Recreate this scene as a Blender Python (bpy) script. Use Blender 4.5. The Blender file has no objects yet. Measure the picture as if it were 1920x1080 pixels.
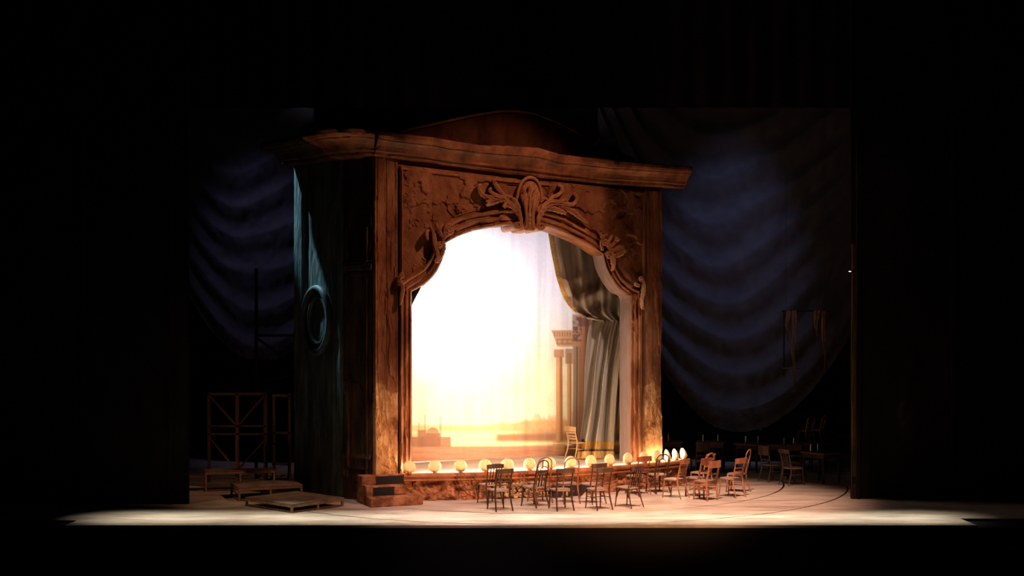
import bpy, bmesh, math, random
import numpy as np
from mathutils import Vector, Matrix, noise
random.seed(7)
C = bpy.context.scene.collection
SC = bpy.context.scene
PI = math.pi
# ------------------------------------------------------------------ camera, world, lights
FPX, HY, CZ = 2200.0, 640.0, 3.7          # focal length in px, horizon row, eye height above stage
cam = bpy.data.objects.new('camera', bpy.data.cameras.new('camera')); C.objects.link(cam)
cam.location = (0, 0, CZ); cam.rotation_euler = (PI/2, 0, 0)
cam.data.sensor_width = 36; cam.data.lens = FPX/1920*36; cam.data.shift_y = (HY-540)/1920
cam.data.clip_end = 200
SC.camera = cam
w = bpy.data.worlds.new('world'); SC.world = w; w.use_nodes = True
w.node_tree.nodes['Background'].inputs[0].default_value = (.55, .65, 1, 1)
w.node_tree.nodes['Background'].inputs[1].default_value = .0012
SC.view_settings.view_transform = 'Standard'; SC.view_settings.look = 'None'
SC.view_settings.exposure = 0; SC.view_settings.gamma = 1; SC.view_settings.use_curve_mapping = False

def spot(name, loc, tgt, power, col, deg, blend=.5, rad=.15):
    l = bpy.data.lights.new(name, 'SPOT'); l.energy = power; l.color = col
    l.spot_size = math.radians(deg); l.spot_blend = blend; l.shadow_soft_size = rad
    o = bpy.data.objects.new(name, l); C.objects.link(o); o.location = loc
    o.rotation_euler = (Vector(tgt)-Vector(loc)).to_track_quat('-Z', 'Y').to_euler()
    return o
def area(name, loc, tgt, power, col, sx, sy, spread):
    l = bpy.data.lights.new(name, 'AREA'); l.energy = power; l.color = col
    l.shape = 'RECTANGLE'; l.size = sx; l.size_y = sy; l.spread = math.radians(spread)
    o = bpy.data.objects.new(name, l); C.objects.link(o); o.location = loc
    o.rotation_euler = (Vector(tgt)-Vector(loc)).to_track_quat('-Z', 'Y').to_euler()
    return o
TH = math.radians(24.5)
OX, OY = -2.97, 27.2
UX, UY = math.cos(TH), math.sin(TH)
VX, VY = -UY, UX
def L2W(u, v, z): return (OX+u*UX+v*VX, OY+u*UY+v*VY, z)
def W2L(x, y, z): return ((x-OX)*UX+(y-OY)*UY, (x-OX)*VX+(y-OY)*VY, z)

spot('front_spot', (6.1, 21.4, 14.6), L2W(2.3, 0, 4.6), 2700, (1, .46, .27), 37, .6, .15)
spot('side_boom_spot', (14, 10, 5), L2W(2.8, 0, .9), 25000, (1, .47, .22), 17.5, 1.0, .3)
spot('curtain_spot', (7.6, 21.0, 14.5), L2W(5.7, 1, 2.2), 6500, (1, .80, .68), 13, .8, .12)
spot('moon_spot', (-10.9, 31.9, 16.2), (-5.0, 28.9, 6.5), 20000, (.45, .85, 1), 11, .9, .1)
spot('backdrop_spot', L2W(1.6, 6.3, 5.5), L2W(2.3, 2.2, 4.9), 5000, (.95, .95, 1), 64, 1.0, .3)
spot('backdrop_side_spot', L2W(4.8, 6.3, 6.0), L2W(4.6, 2.2, 5.4), 1500, (.95, .88, 1), 75, 1.0, .3)
spot('backdrop_warm_spot', L2W(3.2, 6.3, 2.0), L2W(3.2, 2.2, 2.8), 2700, (1, .90, .70), 95, 1.0, .3)
area('apron_batten', (0.4, 24.7, 14), (0.4, 24.6, 0), 118, (1, .93, .77), 17.6, .3, 10)
spot('floor_spot', (3, 20, 15), (4.4, 27.2, 0), 19000, (1, .57, .42), 28, .9, .3)
spot('floor_spot_left', (-1, 19, 15), (-.6, 26.2, 0), 8500, (1, .62, .56), 26, .9, .3)
spot('drape_spot_right', (7.5, 30.5, 16), (6.35, 36, 5.0), 1250, (.50, .56, 1), 31, 1, .3)
spot('drape_spot_left', (-8.5, 30.5, 15), (-7.0, 35, 4.4), 500, (.62, .56, 1), 32, 1, .3)
spot('table_spot', (9.2, 24.5, 12), (7.8, 31, .8), 70, (1, .72, .6), 24, 1, .2)
spot('frame_fill_spot', (-6.3, 25.2, 11.5), (-6.9, 30.8, 1.6), 260, (1, .50, .3), 24, 1, .2)  # added spot that brightens the timber frame in the left wing
spot('riser_fill_spot', (-9.2, 24.0, 11), (-5.6, 26.5, .4), 650, (1, .62, .38), 22, 1, .2)  # added spot that brightens the risers in the left wing

# ------------------------------------------------------------------ helpers
def ray(px, py): return Vector(((px-960)/FPX, 1, (HY-py)/FPX))
def floor_pt(px, py, z=0):
    Y = FPX*(CZ-z)/(py-HY); return Vector(((px-960)/FPX*Y, Y, z))
def at_y(px, py, Y): return Vector(((px-960)/FPX*Y, Y, CZ+(HY-py)/FPX*Y))
def hit(px, py, P, N):
    r = ray(px, py); c = Vector((0, 0, CZ)); t = (Vector(P)-c).dot(N)/r.dot(N); return c+r*t
VV = Vector((VX, VY, 0))
def F(px, py, d=0.0):
    """point of the portal's face plane (local u, depth, z) seen at a pixel"""
    p = hit(px, py, L2W(0, d, 0), VV); return Vector(W2L(*p))

def interp(poly, x):
    if x <= poly[0][0]: return poly[0][1]
    for (a, b), (c, d) in zip(poly, poly[1:]):
        if x <= c: return b+(d-b)*(x-a)/(c-a)
    return poly[-1][1]
def smooth(pts, n):
    """Catmull-Rom through points, n samples per span"""
    P = [Vector(p) for p in pts]; out = []
    for i in range(len(P)-1):
        p0 = P[max(i-1, 0)]; p1 = P[i]; p2 = P[i+1]; p3 = P[min(i+2, len(P)-1)]
        for k in range(n):
            t = k/n
            out.append(.5*((2*p1)+(p2-p0)*t+(2*p0-5*p1+4*p2-p3)*t*t+(3*p1-p0-3*p2+p3)*t**3))
    out.append(P[-1]); return out
def fbm(x, y, z, o=4): return noise.fractal(Vector((x, y, z)), .9, 2.1, o)
def sstep(a, b, x):
    t = min(1, max(0, (x-a)/(b-a))); return t*t*(3-2*t)

class MB:
    def __init__(s): s.v = []; s.f = []
    def add(s, vs, fs):
        k = len(s.v); s.v += [tuple(p) for p in vs]; s.f += [tuple(i+k for i in f) for f in fs]; return s
    def box(s, lo, hi, M=None, bev=0):
        x0, y0, z0 = lo; x1, y1, z1 = hi
        if bev:
            b = min(bev, abs(x1-x0)*.45, abs(y1-y0)*.45, abs(z1-z0)*.45)
            bm = bmesh.new(); bmesh.ops.create_cube(bm, size=1)
            for v in bm.verts: v.co = Vector(((x0+x1)/2+v.co.x*(x1-x0), (y0+y1)/2+v.co.y*(y1-y0), (z0+z1)/2+v.co.z*(z1-z0)))
            bmesh.ops.bevel(bm, geom=bm.edges[:], offset=b, segments=1, affect='EDGES')
            bm.verts.index_update()
            vs = [v.co.copy() for v in bm.verts]; fs = [[v.index for v in f.verts] for f in bm.faces]; bm.free()
        else:
            vs = [Vector(p) for p in ((x0,y0,z0),(x1,y0,z0),(x1,y1,z0),(x0,y1,z0),(x0,y0,z1),(x1,y0,z1),(x1,y1,z1),(x0,y1,z1))]
            fs = [(0,3,2,1),(4,5,6,7),(0,1,5,4),(1,2,6,5),(2,3,7,6),(3,0,4,7)]
        if M: vs = [M @ p for p in vs]
        return s.add(vs, fs)
    def bar(s, a, b, w, h=None, up=(0,0,1)):
        """rectangular bar from a to b, w across, h along up"""
        a = Vector(a); b = Vector(b); h = h or w; d = (b-a); L = d.length; d.normalize(); up = Vector(up)
        if abs(d.dot(up)) > .95: up = Vector((0,1,0))
        x = d.cross(up).normalized(); y = x.cross(d).normalized()
        M = Matrix((x, y, d)).transposed().to_4x4(); M.translation = a
        return s.box((-w/2, -h/2, 0), (w/2, h/2, L), M, bev=min(w, h)*.12)
    def tube(s, pts, r, n=8, closed=False, flat=1.0, up=None):
        P = [Vector(p) for p in pts]; m = len(P)
        R = r if isinstance(r, (list, tuple)) else [r]*m
        vs = []; fs = []; px = None
        for i, p in enumerate(P):
            t = (P[(i+1) % m]-P[i-1]) if closed else (P[min(i+1, m-1)]-P[max(i-1, 0)])
            t.normalize()
            if up is not None: x = t.cross(Vector(up)); 
            elif px is None: x = t.cross(Vector((0,0,1)) if abs(t.z) < .9 else Vector((0,1,0)))
            else: x = px-t*px.dot(t)
            if x.length < 1e-6: x = t.orthogonal()
            x.normalize(); px = x; y = t.cross(x)
            for k in range(n):
                a = 2*PI*k/n; vs.append(p+x*math.cos(a)*R[i]+y*math.sin(a)*R[i]*flat)
        for i in range(m if closed else m-1):
            j = (i+1) % m
            for k in range(n): fs.append((i*n+k, i*n+(k+1) % n, j*n+(k+1) % n, j*n+k))
        if not closed: fs.append(tuple(range(n-1, -1, -1))); fs.append(tuple((m-1)*n+k for k in range(n)))
        return s.add(vs, fs)
    def grid(s, rows, close=False):
        m = len(rows); n = len(rows[0]); vs = [p for r in rows for p in r]; fs = []
        for i in range(m-1):
            for k in range(n-1): fs.append((i*n+k, i*n+k+1, (i+1)*n+k+1, (i+1)*n+k))
            if close: fs.append((i*n+n-1, i*n, (i+1)*n, (i+1)*n+n-1))
        return s.add(vs, fs)
    def prism(s, poly, off):
        """polygon (3-D points) extruded by vector off"""
        n = len(poly); off = Vector(off); vs = [Vector(p) for p in poly]+[Vector(p)+off for p in poly]
        fs = [tuple(range(n-1, -1, -1)), tuple(range(n, 2*n))]+[(i, (i+1) % n, (i+1) % n+n, i+n) for i in range(n)]
        return s.add(vs, fs)
    def ball(s, c, rx, ry, rz, n=12, m=8):
        rows = []
        for i in range(m+1):
            a = PI*i/m
            rows.append([(c[0]+rx*math.sin(a)*math.cos(2*PI*k/n), c[1]+ry*math.sin(a)*math.sin(2*PI*k/n), c[2]-rz*math.cos(a)) for k in range(n)])
        return s.grid(rows, True)
    def build(s, name, mat, parent=None, sm=False, recalc=True):
        me = bpy.data.meshes.new(name); me.from_pydata(s.v, [], s.f)
        if recalc:
            bm = bmesh.new(); bm.from_mesh(me); bmesh.ops.remove_doubles(bm, verts=bm.verts[:], dist=1e-5)
            bmesh.ops.recalc_face_normals(bm, faces=bm.faces[:]); bm.to_mesh(me); bm.free()
        if sm: 
            me.polygons.foreach_set('use_smooth', [True]*len(me.polygons))
        me.update()
        me.materials.append(mat)
        o = bpy.data.objects.new(name, me); C.objects.link(o)
        if parent: o.parent = parent
        return o
def tag(o, label=None, cat=None, group=None, kind=None):
    if label: o['label'] = label
    if cat: o['category'] = cat
    if group: o['group'] = group
    if kind: o['kind'] = kind
    return o
def thing(name, label, cat, loc=(0,0,0), rz=0, group=None):
    o = bpy.data.objects.new(name, None); C.objects.link(o); o.location = loc; o.rotation_euler = (0,0,rz)
    o.empty_display_size = .2
    return tag(o, label, cat, group)
def copy_tree(root):
    r = root.copy(); C.objects.link(r)
    for ch in root.children:
        c = ch.copy(); C.objects.link(c); c.parent = r
        for g in ch.children:
            d = g.copy(); C.objects.link(d); d.parent = c
    return r

# ------------------------------------------------------------------ materials
def mat(name, c1, c2=None, scale=4, stretch=(1,1,1), rough=.75, bump=0, detail=6, c3=None, spec=.3, lo=.38, hi=.62, metal=0):
    m = bpy.data.materials.new(name); m.use_nodes = True; nt = m.node_tree; N = nt.nodes; Lk = nt.links
    b = N['Principled BSDF']; b.inputs['Roughness'].default_value = rough; b.inputs['Specular IOR Level'].default_value = spec
    b.inputs['Metallic'].default_value = metal
    b.inputs['Base Color'].default_value = (*c1, 1)
    if c2 or bump:
        tc = N.new('ShaderNodeTexCoord'); mp = N.new('ShaderNodeMapping'); mp.inputs['Scale'].default_value = stretch
        Lk.new(tc.outputs['Object'], mp.inputs[0])
        nz = N.new('ShaderNodeTexNoise'); nz.inputs['Scale'].default_value = scale; nz.inputs['Detail'].default_value = detail
        nz.inputs['Roughness'].default_value = .65
        Lk.new(mp.outputs[0], nz.inputs['Vector'])
        if c2:
            r = N.new('ShaderNodeValToRGB'); r.color_ramp.elements[0].position = lo; r.color_ramp.elements[1].position = hi
            r.color_ramp.elements[0].color = (*c1, 1); r.color_ramp.elements[1].color = (*c2, 1)
            if c3:
                e = r.color_ramp.elements.new((lo+hi)/2); e.color = (*c3, 1)
            Lk.new(nz.outputs[0], r.inputs[0]); Lk.new(r.outputs[0], b.inputs['Base Color'])
        if bump:
            bp = N.new('ShaderNodeBump'); bp.inputs['Strength'].default_value = bump; bp.inputs['Distance'].default_value = .03
            Lk.new(nz.outputs[0], bp.inputs['Height']); Lk.new(bp.outputs[0], b.inputs['Normal'])
    return m
def emit(name, col, s):
    m = bpy.data.materials.new(name); m.use_nodes = True; b = m.node_tree.nodes['Principled BSDF']
    b.inputs['Base Color'].default_value = (*col, 1)
    b.inputs['Emission Color'].default_value = (*col, 1); b.inputs['Emission Strength'].default_value = s; return m
def cloth(name, c1, c2, trans=.3, scale=2, stretch=(1,1,1), attr=None, bump=.2):
    m = bpy.data.materials.new(name); m.use_nodes = True; nt = m.node_tree; N = nt.nodes; Lk = nt.links
    for n in list(N): N.remove(n)
    out = N.new('ShaderNodeOutputMaterial'); mx = N.new('ShaderNodeMixShader'); df = N.new('ShaderNodeBsdfDiffuse'); tr = N.new('ShaderNodeBsdfTranslucent')
    mx.inputs[0].default_value = trans
    if attr:
        a = N.new('ShaderNodeVertexColor'); a.layer_name = attr; src = a.outputs[0]
    else:
        tc = N.new('ShaderNodeTexCoord'); mp = N.new('ShaderNodeMapping'); mp.inputs['Scale'].default_value = stretch
        Lk.new(tc.outputs['Object'], mp.inputs[0]); nz = N.new('ShaderNodeTexNoise'); nz.inputs['Scale'].default_value = scale; nz.inputs['Detail'].default_value = 7
        Lk.new(mp.outputs[0], nz.inputs['Vector'])
        r = N.new('ShaderNodeValToRGB'); r.color_ramp.elements[0].position = .35; r.color_ramp.elements[1].position = .65
        r.color_ramp.elements[0].color = (*c1, 1); r.color_ramp.elements[1].color = (*c2, 1); Lk.new(nz.outputs[0], r.inputs[0]); src = r.outputs[0]
        bp = N.new('ShaderNodeBump'); bp.inputs['Strength'].default_value = bump; bp.inputs['Distance'].default_value = .02
        Lk.new(nz.outputs[0], bp.inputs['Height']); Lk.new(bp.outputs[0], df.inputs['Normal'])
    Lk.new(src, df.inputs[0]); Lk.new(src, tr.inputs[0]); Lk.new(df.outputs[0], mx.inputs[1]); Lk.new(tr.outputs[0], mx.inputs[2]); Lk.new(mx.outputs[0], out.inputs[0])
    return m

M_floor = mat('stage_floor_paint', (.33, .26, .20), (.72, .63, .52), 1.7, (.45, 1.6, 1), .46, .12, 10, (.55, .46, .37), .25, .33, .67)
M_sub = mat('black_void', (.003, .003, .0035))
M_black = mat('black_masking', (.010, .010, .012), (.018, .017, .016), 2, (1, 1, .3), .95, spec=.05)
M_wood = mat('peeling_brown_paint', (.12, .040, .018), (.42, .19, .09), 2.6, (1, 1, .45), .72, .5, 9, (.27, .105, .045), .25, .3, .66)
M_plaster = mat('crumbling_ochre_plaster', (.20, .085, .035), (.66, .40, .18), 3.4, (1, 1, .7), .85, .7, 10, (.52, .27, .11), .2, .36, .6)
M_mould = mat('moulding_paint', (.11, .036, .015), (.50, .23, .11), 2.2, (1, 1, .5), .55, .4, 9, (.30, .115, .048), .35, .3, .7)
M_corn = mat('cornice_paint', (.07, .024, .011), (.44, .18, .08), 1.7, (1, 1, .8), .65, .5, 10, (.24, .085, .036), .3, .32, .68)
M_orn = mat('carved_ornament_paint', (.34, .14, .065), (.54, .26, .13), 5, (1, 1, 1), .62, .25, 6, None, .35)
M_reveal = mat('lit_reveal_paint', (.25, .18, .17), (.36, .27, .26), 3, (1, 1, .2), .8, .3, 8, None, .2)  # lavender bounce from the backdrop put into the reveal colour
M_ped = mat('dark_pediment_paint', (.045, .018, .010), (.12, .046, .023), 1.6, (1, 1, .5), .85, .2, 8, None, .1)
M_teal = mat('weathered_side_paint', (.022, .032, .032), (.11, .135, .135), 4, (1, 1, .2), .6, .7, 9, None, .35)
M_dark = mat('shaded_dark_paint', (.028, .016, .009), (.10, .052, .026), 3, (1, 1, .4), .75, .5, 9, None, .2)  # shade on the portal's corner side put into the colour
M_rock = mat('rough_plinth_rock', (.09, .035, .018), (.46, .22, .11), 3.5, (1, 1, 1), .9, .9, 10, (.27, .11, .05), .15, .34, .64)
M_stone = mat('ochre_rubble', (.34, .22, .11), (.55, .40, .22), 6, rough=.9, bump=.4)
M_deck = mat('deck_paint', (.46, .40, .36), (.58, .50, .44), 2, (.3, 2, 1), .6, .05)
M_riser = mat('plain_near_black', (.012, .012, .014), rough=.8)  # plain near-black for the step risers and the prompt box
M_chairk = mat('dark_stained_wood', (.030, .015, .010), (.065, .032, .020), 8, (1, 1, .3), .45, .05)
M_chairr = mat('reddish_stained_wood', (.22, .068, .033), (.33, .115, .058), 8, (1, 1, .3), .5, .05)
M_chairo = mat('orange_lit_wood', (.34, .125, .055), (.50, .21, .10), 8, (1, 1, .3), .5, .05)  # brown wood with the warm orange stage light put into its colour
M_chairp = mat('pale_bare_wood', (.34, .20, .10), (.46, .29, .16), 8, (1, 1, .3), .6, .05)
M_chaird = mat('dull_grey_brown_wood', (.07, .045, .035), (.13, .085, .065), 8, (1, 1, .3), .55, .05)
M_seat = mat('lit_seat', (.27, .17, .13), (.40, .28, .22), 9, rough=.5)  # pinkish light on the seat tops put into the colour
M_seatk = mat('black_seat', (.03, .02, .017), (.07, .05, .04), 9, rough=.5)
M_timber = mat('bare_timber', (.26, .15, .075), (.44, .28, .15), 5, (1, 1, .4), .75, .1)
M_timberd = mat('dirty_timber', (.14, .08, .045), (.24, .14, .08), 5, (1, 1, .4), .8, .1)
M_ply = mat('scuffed_plywood_top', (.15, .105, .075), (.27, .20, .15), 3, rough=.7)
M_iron = mat('black_steel', (.008, .008, .009), rough=.6)
M_curtain = cloth('olive_grey_velvet', (.29, .255, .215), (.46, .41, .36), 0, 3, (1.2, 1.2, .15))
M_lining = cloth('white_lining', (.75, .74, .78), (.8, .8, .84), .2, 3)
M_gold = cloth('gold_fringe', (.46, .25, .07), (.66, .41, .15), .1, 14, (1.5, 1.5, .3), bump=.5)
M_goldb = cloth('lit_gold_braid', (.62, .40, .10), (.85, .62, .24), .1, 14, (1.5, 1.5, 1.5), bump=.5)  # brighter copy of the gold, light on the curtain edging put into it
M_band = cloth('grey_braid', (.12, .11, .11), (.18, .16, .15), 0, 5)
M_swag = cloth('blue_grey_cloth', (.085, .085, .105), (.11, .11, .135), .02, 2.5, (1, 1, 1), bump=.05)
M_swagb = cloth('tattered_brown_hem', (.075, .068, .07), (.11, .095, .09), .02, 7, (1, 1, 1))
M_rag = cloth('faded_orange_rag', (.30, .15, .07), (.42, .24, .12), .1, 6, (1, 1, .4))
M_wax = mat('ivory_wax', (.85, .74, .58), rough=.5)
M_table = mat('dark_table_wood', (.03, .018, .013), (.06, .036, .026), 5, (1, 1, .3), .5)
M_cloth2 = mat('table_top_board', (.13, .085, .062), (.20, .14, .10), 5, rough=.6)
M_bulb = emit('footlight_bulb', (1, .74, .42), 14)
M_flat = mat('painted_garden_flat', (.012, .011, .008), (.075, .062, .045), 1.8, (1, 1, .45), .9, .3, 9, (.02, .018, .013), .05, .45, .78)
M_lamp = emit('tiny_lamp', (.9, .95, 1), 3)
def shell_mat():
    m = cloth('scallop_shell', (.86, .70, .46), (.92, .80, .58), .38, 6, (1, 1, 1)); return m
M_shell = shell_mat()

# ------------------------------------------------------------------ stage floor
YF = FPX*CZ/345.0                                  # front edge of the stage
TC = (.7, 31.7); R1, R2, GAP = 6.45, 8.07, .045
def ring_pts(r, n=160): return [(TC[0]+r*math.cos(2*PI*k/n), TC[1]+r*math.sin(2*PI*k/n)) for k in range(n)]
def disc_part(name, r0, r1, parent, n=160):
    b = MB(); o = ring_pts(r1, n)
    if r0 == 0:
        b.add([(x, y, 0) for x, y in o]+[(x, y, -.04) for x, y in o], [tuple(range(n))]+[(k, (k+1) % n, (k+1) % n+n, k+n) for k in range(n)])
    else:
        i = ring_pts(r0, n)
        b.add([(x, y, 0) for x, y in o]+[(x, y, 0) for x, y in i]+[(x, y, -.04) for x, y in o]+[(x, y, -.04) for x, y in i],
              [q for k in range(n) for q in ((k, (k+1) % n, (k+1) % n+n, k+n), (k, (k+1) % n, (k+1) % n+2*n, k+2*n), (k+n, (k+1) % n+n, (k+1) % n+3*n, k+3*n))])
    return b.build(name, M_floor, parent)
XL, XR, YB, YW = -8.99, 9.36, 41.0, 24.25
b = MB(); n = 160; inner = ring_pts(R2, n); outer = []
for x, y in inner:
    dx, dy = x-TC[0], y-TC[1]
    tx = ((XR if dx > 0 else XL)-TC[0])/dx if abs(dx) > 1e-9 else 1e9
    ty = ((YB if dy > 0 else YF)-TC[1])/dy if abs(dy) > 1e-9 else 1e9
    t = min(tx, ty); outer.append((TC[0]+dx*t, TC[1]+dy*t))
b.add([(x, y, 0) for x, y in inner]+[(x, y, 0) for x, y in outer]+[(x, y, -.04) for x, y in inner],
      [q for k in range(n) for q in ((k, (k+1) % n, (k+1) % n+n, k+n), (k, (k+1) % n, (k+1) % n+2*n, k+2*n))])
for cx, cy in ((XL, YF), (XR, YF)):                # corner triangles the fan misses
    pts = sorted(outer, key=lambda p: (p[0]-cx)**2+(p[1]-cy)**2)
    e1 = [p for p in pts if abs(p[0]-cx) < 1e-6][0]; e2 = [p for p in pts if abs(p[1]-cy) < 1e-6][0]
    b.add([(cx, cy, 0), (*e1, 0), (*e2, 0)], [(0, 1, 2)])
b.add([(XL, YW, 0), (XL, YB, 0), (-16, YB, 0), (-16, YW, 0)], [(0, 1, 2, 3)])
b.add([(XR, YW+.25, 0), (XR, YB, 0), (17, YB, 0), (17, YW, 0)], [(0, 1, 2, 3)])
b.box((XL, YF, -.3), (XR, YF+.04, -.0005))
floor = tag(b.build('floor', M_floor), 'pale scuffed stage floor with ring seams of a turntable', None, None, 'structure')
disc_part('turntable_ring', R1+GAP, R2-GAP, floor); disc_part('turntable_disc', 0, R1, floor)
b = MB(); b.box((-16, YF+.04, -.35), (17, YB, -.05))
tag(b.build('trim_1', M_sub), kind='structure')
b = MB(); b.box((-16, YF-.02, -3.2), (17, YF, -.05)); b.box((-16, 20.5, -3.3), (17, YF, -3.2))
tag(b.build('wall_front', M_sub), 'black orchestra pit wall under the stage edge', kind='structure')
b = MB(); b.box((-16, 41, -.3), (17, 41.2, 16))
tag(b.build('wall_back', mat('back_cloth', (.05, .05, .06), (.08, .08, .095), 1.5, (1, 1, .2), .95, spec=.05)), kind='structure')

# ------------------------------------------------------------------ the theatre portal (false proscenium)
portal = thing('stage_portal', 'huge peeling brown false proscenium arch with carved ornaments and leaning cornice', 'stage set', (OX, OY, 0), TH)
ZP = .63                                            # platform height
TOPL = [(690, 310), (750, 313), (850, 325), (950, 337), (1050, 346), (1205, 361), (1240, 364)]
CB = [(700, 290), (760, 297), (850, 309), (950, 324), (1050, 335), (1150, 345), (1300, 353)]      # cornice bottom edge
CT = [(700, 242), (760, 251), (810, 257), (850, 264), (900, 271), (950, 273), (1010, 277), (1050, 289), (1100, 295), (1190, 303), (1300, 312)]
IN = [(772, 890), (772, 800), (772, 700), (772, 600), (772, 547), (785, 540), (798, 532), (816, 513), (828, 490), (834, 469), (835, 456),
      (849, 448), (866, 440), (880, 435), (897, 430), (920, 426), (945, 423), (990, 421), (1030, 428), (1062, 440), (1098, 458), (1130, 478),
      (1133, 492), (1137, 505), (1150, 530), (1165, 547), (1181, 558), (1181, 600), (1181, 700), (1181, 800), (1181, 872)]
OUT = [(748, 890), (748, 800), (748, 700), (748, 600), (748, 530), (756, 523), (772, 512), (793, 499), (805, 481), (810, 465), (811, 446),
       (826, 426), (845, 411), (862, 404), (881, 398), (915, 392), (945, 389), (992, 388), (1040, 397), (1080, 416), (1112, 435), (1142, 455),
       (1147, 476), (1155, 498), (1167, 520), (1182, 533), (1203, 545), (1204, 600), (1204, 700), (1204, 800), (1204, 872)]
PROF = [(0, .02), (.03, -.13), (.10, -.17), (.17, -.13), (.22, -.10), (.30, -.14), (.40, -.17), (.48, -.16), (.53, -.11), (.60, -.10), (.66, -.14), (.74, -.20), (.80, -.21), (.86, -.19), (.89, -.10), (1, -.02)]
def mould_rows(i0, i1, sub=8):
    a = smooth([(*p, 0) for p in IN[i0:i1+1]], sub); o = smooth([(*p, 0) for p in OUT[i0:i1+1]], sub); rows = []
    for k, (p, q) in enumerate(zip(a, o)):
        row = []
        for wgt, d in PROF:
            x = p.x+(q.x-p.x)*wgt; y = p.y+(q.y-p.y)*wgt
            l = F(x, y, 0); nn = fbm(l.x*3, wgt*6, l.z*1.2)
            chip = -.05*sstep(.25, .4, fbm(l.x*2.2+9, wgt*3, l.z*1.4))
            dd = d+.012*nn-chip if 0 < wgt < 1 else d
            g = F(x, y, dd*.8); row.append(g)
        rows.append(row)
    return rows
b = MB(); b.grid(mould_rows(0, 4, 14)); b.build('jamb_moulding', M_mould, portal)
b = MB(); b.grid(mould_rows(4, 10)); b.build('shoulder_moulding', M_mould, portal)
b = MB(); b.grid(mould_rows(10, 21)); b.build('arch_moulding', M_mould, portal)
b = MB(); b.grid(mould_rows(21, 26)); b.build('shoulder_moulding', M_mould, portal)
b = MB(); b.grid(mould_rows(26, 30, 14)); b.build('jamb_moulding', M_mould, portal)
# reveal (thickness) of the opening and the solid wall behind the skins
DEP = .53
def reveal(i0, i1, m, name):
    rows = []
    for p in smooth([(*p, 0) for p in IN[i0:i1+1]], 6):
        f = F(p.x, p.y, 0); rows.append([(f.x, -.015, f.z)]+[(f.x+.012*fbm(t*5, f.z*2, f.x), DEP*t, f.z+.012*fbm(t*5, f.z*2, f.x+7)) for t in (.02, .3, .6, 1)])
    b = MB(); b.grid(rows); return b.build(name, m, portal)
reveal(0, 10, M_mould, 'arch_reveal'); reveal(10, 21, M_mould, 'arch_reveal')
tag(reveal(21, 30, M_reveal, 'arch_reveal'), 'right reveal of the arch, pale lavender light put into its colour')
UL, UR = F(700, 700).x, F(1239, 700).x
b = MB(); ZT = 8.0
opening = [F(p.x, p.y) for p in smooth([(*p, 0) for p in IN[4:27]], 5)]
rows = []
for q in opening: rows.append([(q.x, DEP, q.z), (q.x, DEP, ZT-.1)])
b.grid(rows)
b.add([(UL, DEP, 0), (opening[0].x, DEP, 0), (opening[0].x, DEP, ZT-.1), (UL, DEP, ZT-.1)], [(0, 1, 2, 3)])
b.add([(UR, DEP, 0), (opening[-1].x, DEP, 0), (opening[-1].x, DEP, 7.1), (UR, DEP, 7.1)], [(0, 1, 2, 3)])
b.add([(UR, 0, .0), (UR, DEP, .0), (UR, DEP, 7.1), (UR, 0, 7.1)], [(0, 1, 2, 3)])
b.build('rear_facing', M_ped, portal)
# relief plates of peeling paint
def peel(u, z, sx=1.0, sz=1.0, k=0.0):
    n1 = fbm(u*.62*sx+k, z*.5*sz, 3.1, 5); n2 = fbm(u*2.2*sx+k, z*1.5*sz, 8.2, 4)
    h = -.034*sstep(.0, .06, n1)-.016*sstep(.30, .38, n2)-.022*sstep(-.30, -.24, n1)
    return h-.006*fbm(u*9, z*7, k, 3)
# spandrel
oc = [(748, 514)]+[(p.x, p.y) for p in smooth([(*p, 0) for p in OUT[5:26]], 4)]+[(1205, 545)]
b = MB(); rows = []
for k in range(461):
    x = 748+457*k/460; y0 = interp(TOPL, x)-4; y1 = interp(oc, x)+2; row = []
    for j in range(150):
        y = y0+(y1-y0)*j/149; l = F(x, y); edge = min(1, j/4, (149-j)/4, k/5, (460-k)/5)
        row.append((l.x, -.03+peel(l.x, l.z, .8, 1.1)*1.5*edge, l.z))
    rows.append(row)
b.grid(rows); b.build('spandrel_panel', M_wood, portal, sm=False)
# frame round the spandrel
def strip(pts, wpx, d0, name, m, horizontal):
    b = MB(); rows = []
    for x, y in pts:
        row = []
        for t, d in ((0, .02), (0, -.08), (.25, -.12), (.6, -.12), (.7, -.07), (1, -.07), (1, .02)):
            q = F(x+(0 if horizontal else wpx*t), y+(wpx*t if horizontal else 0)); row.append((q.x, d+d0+.006*fbm(q.x*3, q.z*3, 1), q.z))
        rows.append(row)
    b.grid(rows); return b.build(name, m, portal)
strip([(749+457*k/60, interp(TOPL, 749+457*k/60)) for k in range(61)], 9, 0, 'panel_frame', M_mould, True)
strip([(749, 313+205*k/30) for k in range(31)], 6, 0, 'panel_frame', M_mould, False)
strip([(1201, 361+184*k/30) for k in range(31)], 7, 0, 'panel_frame', M_mould, False)
# frieze between cornice and frame
b = MB(); rows = []
for k in range(101):
    x = 698+542*k/100; row = []
    for j in range(6):
        y = interp(CB, x)-12+(interp(TOPL, x)+3-interp(CB, x)+12)*j/5; q = F(x, y); row.append((q.x, .0, q.z))
    rows.append(row)
b.grid(rows); b.build('frieze', M_wood, portal)
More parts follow.
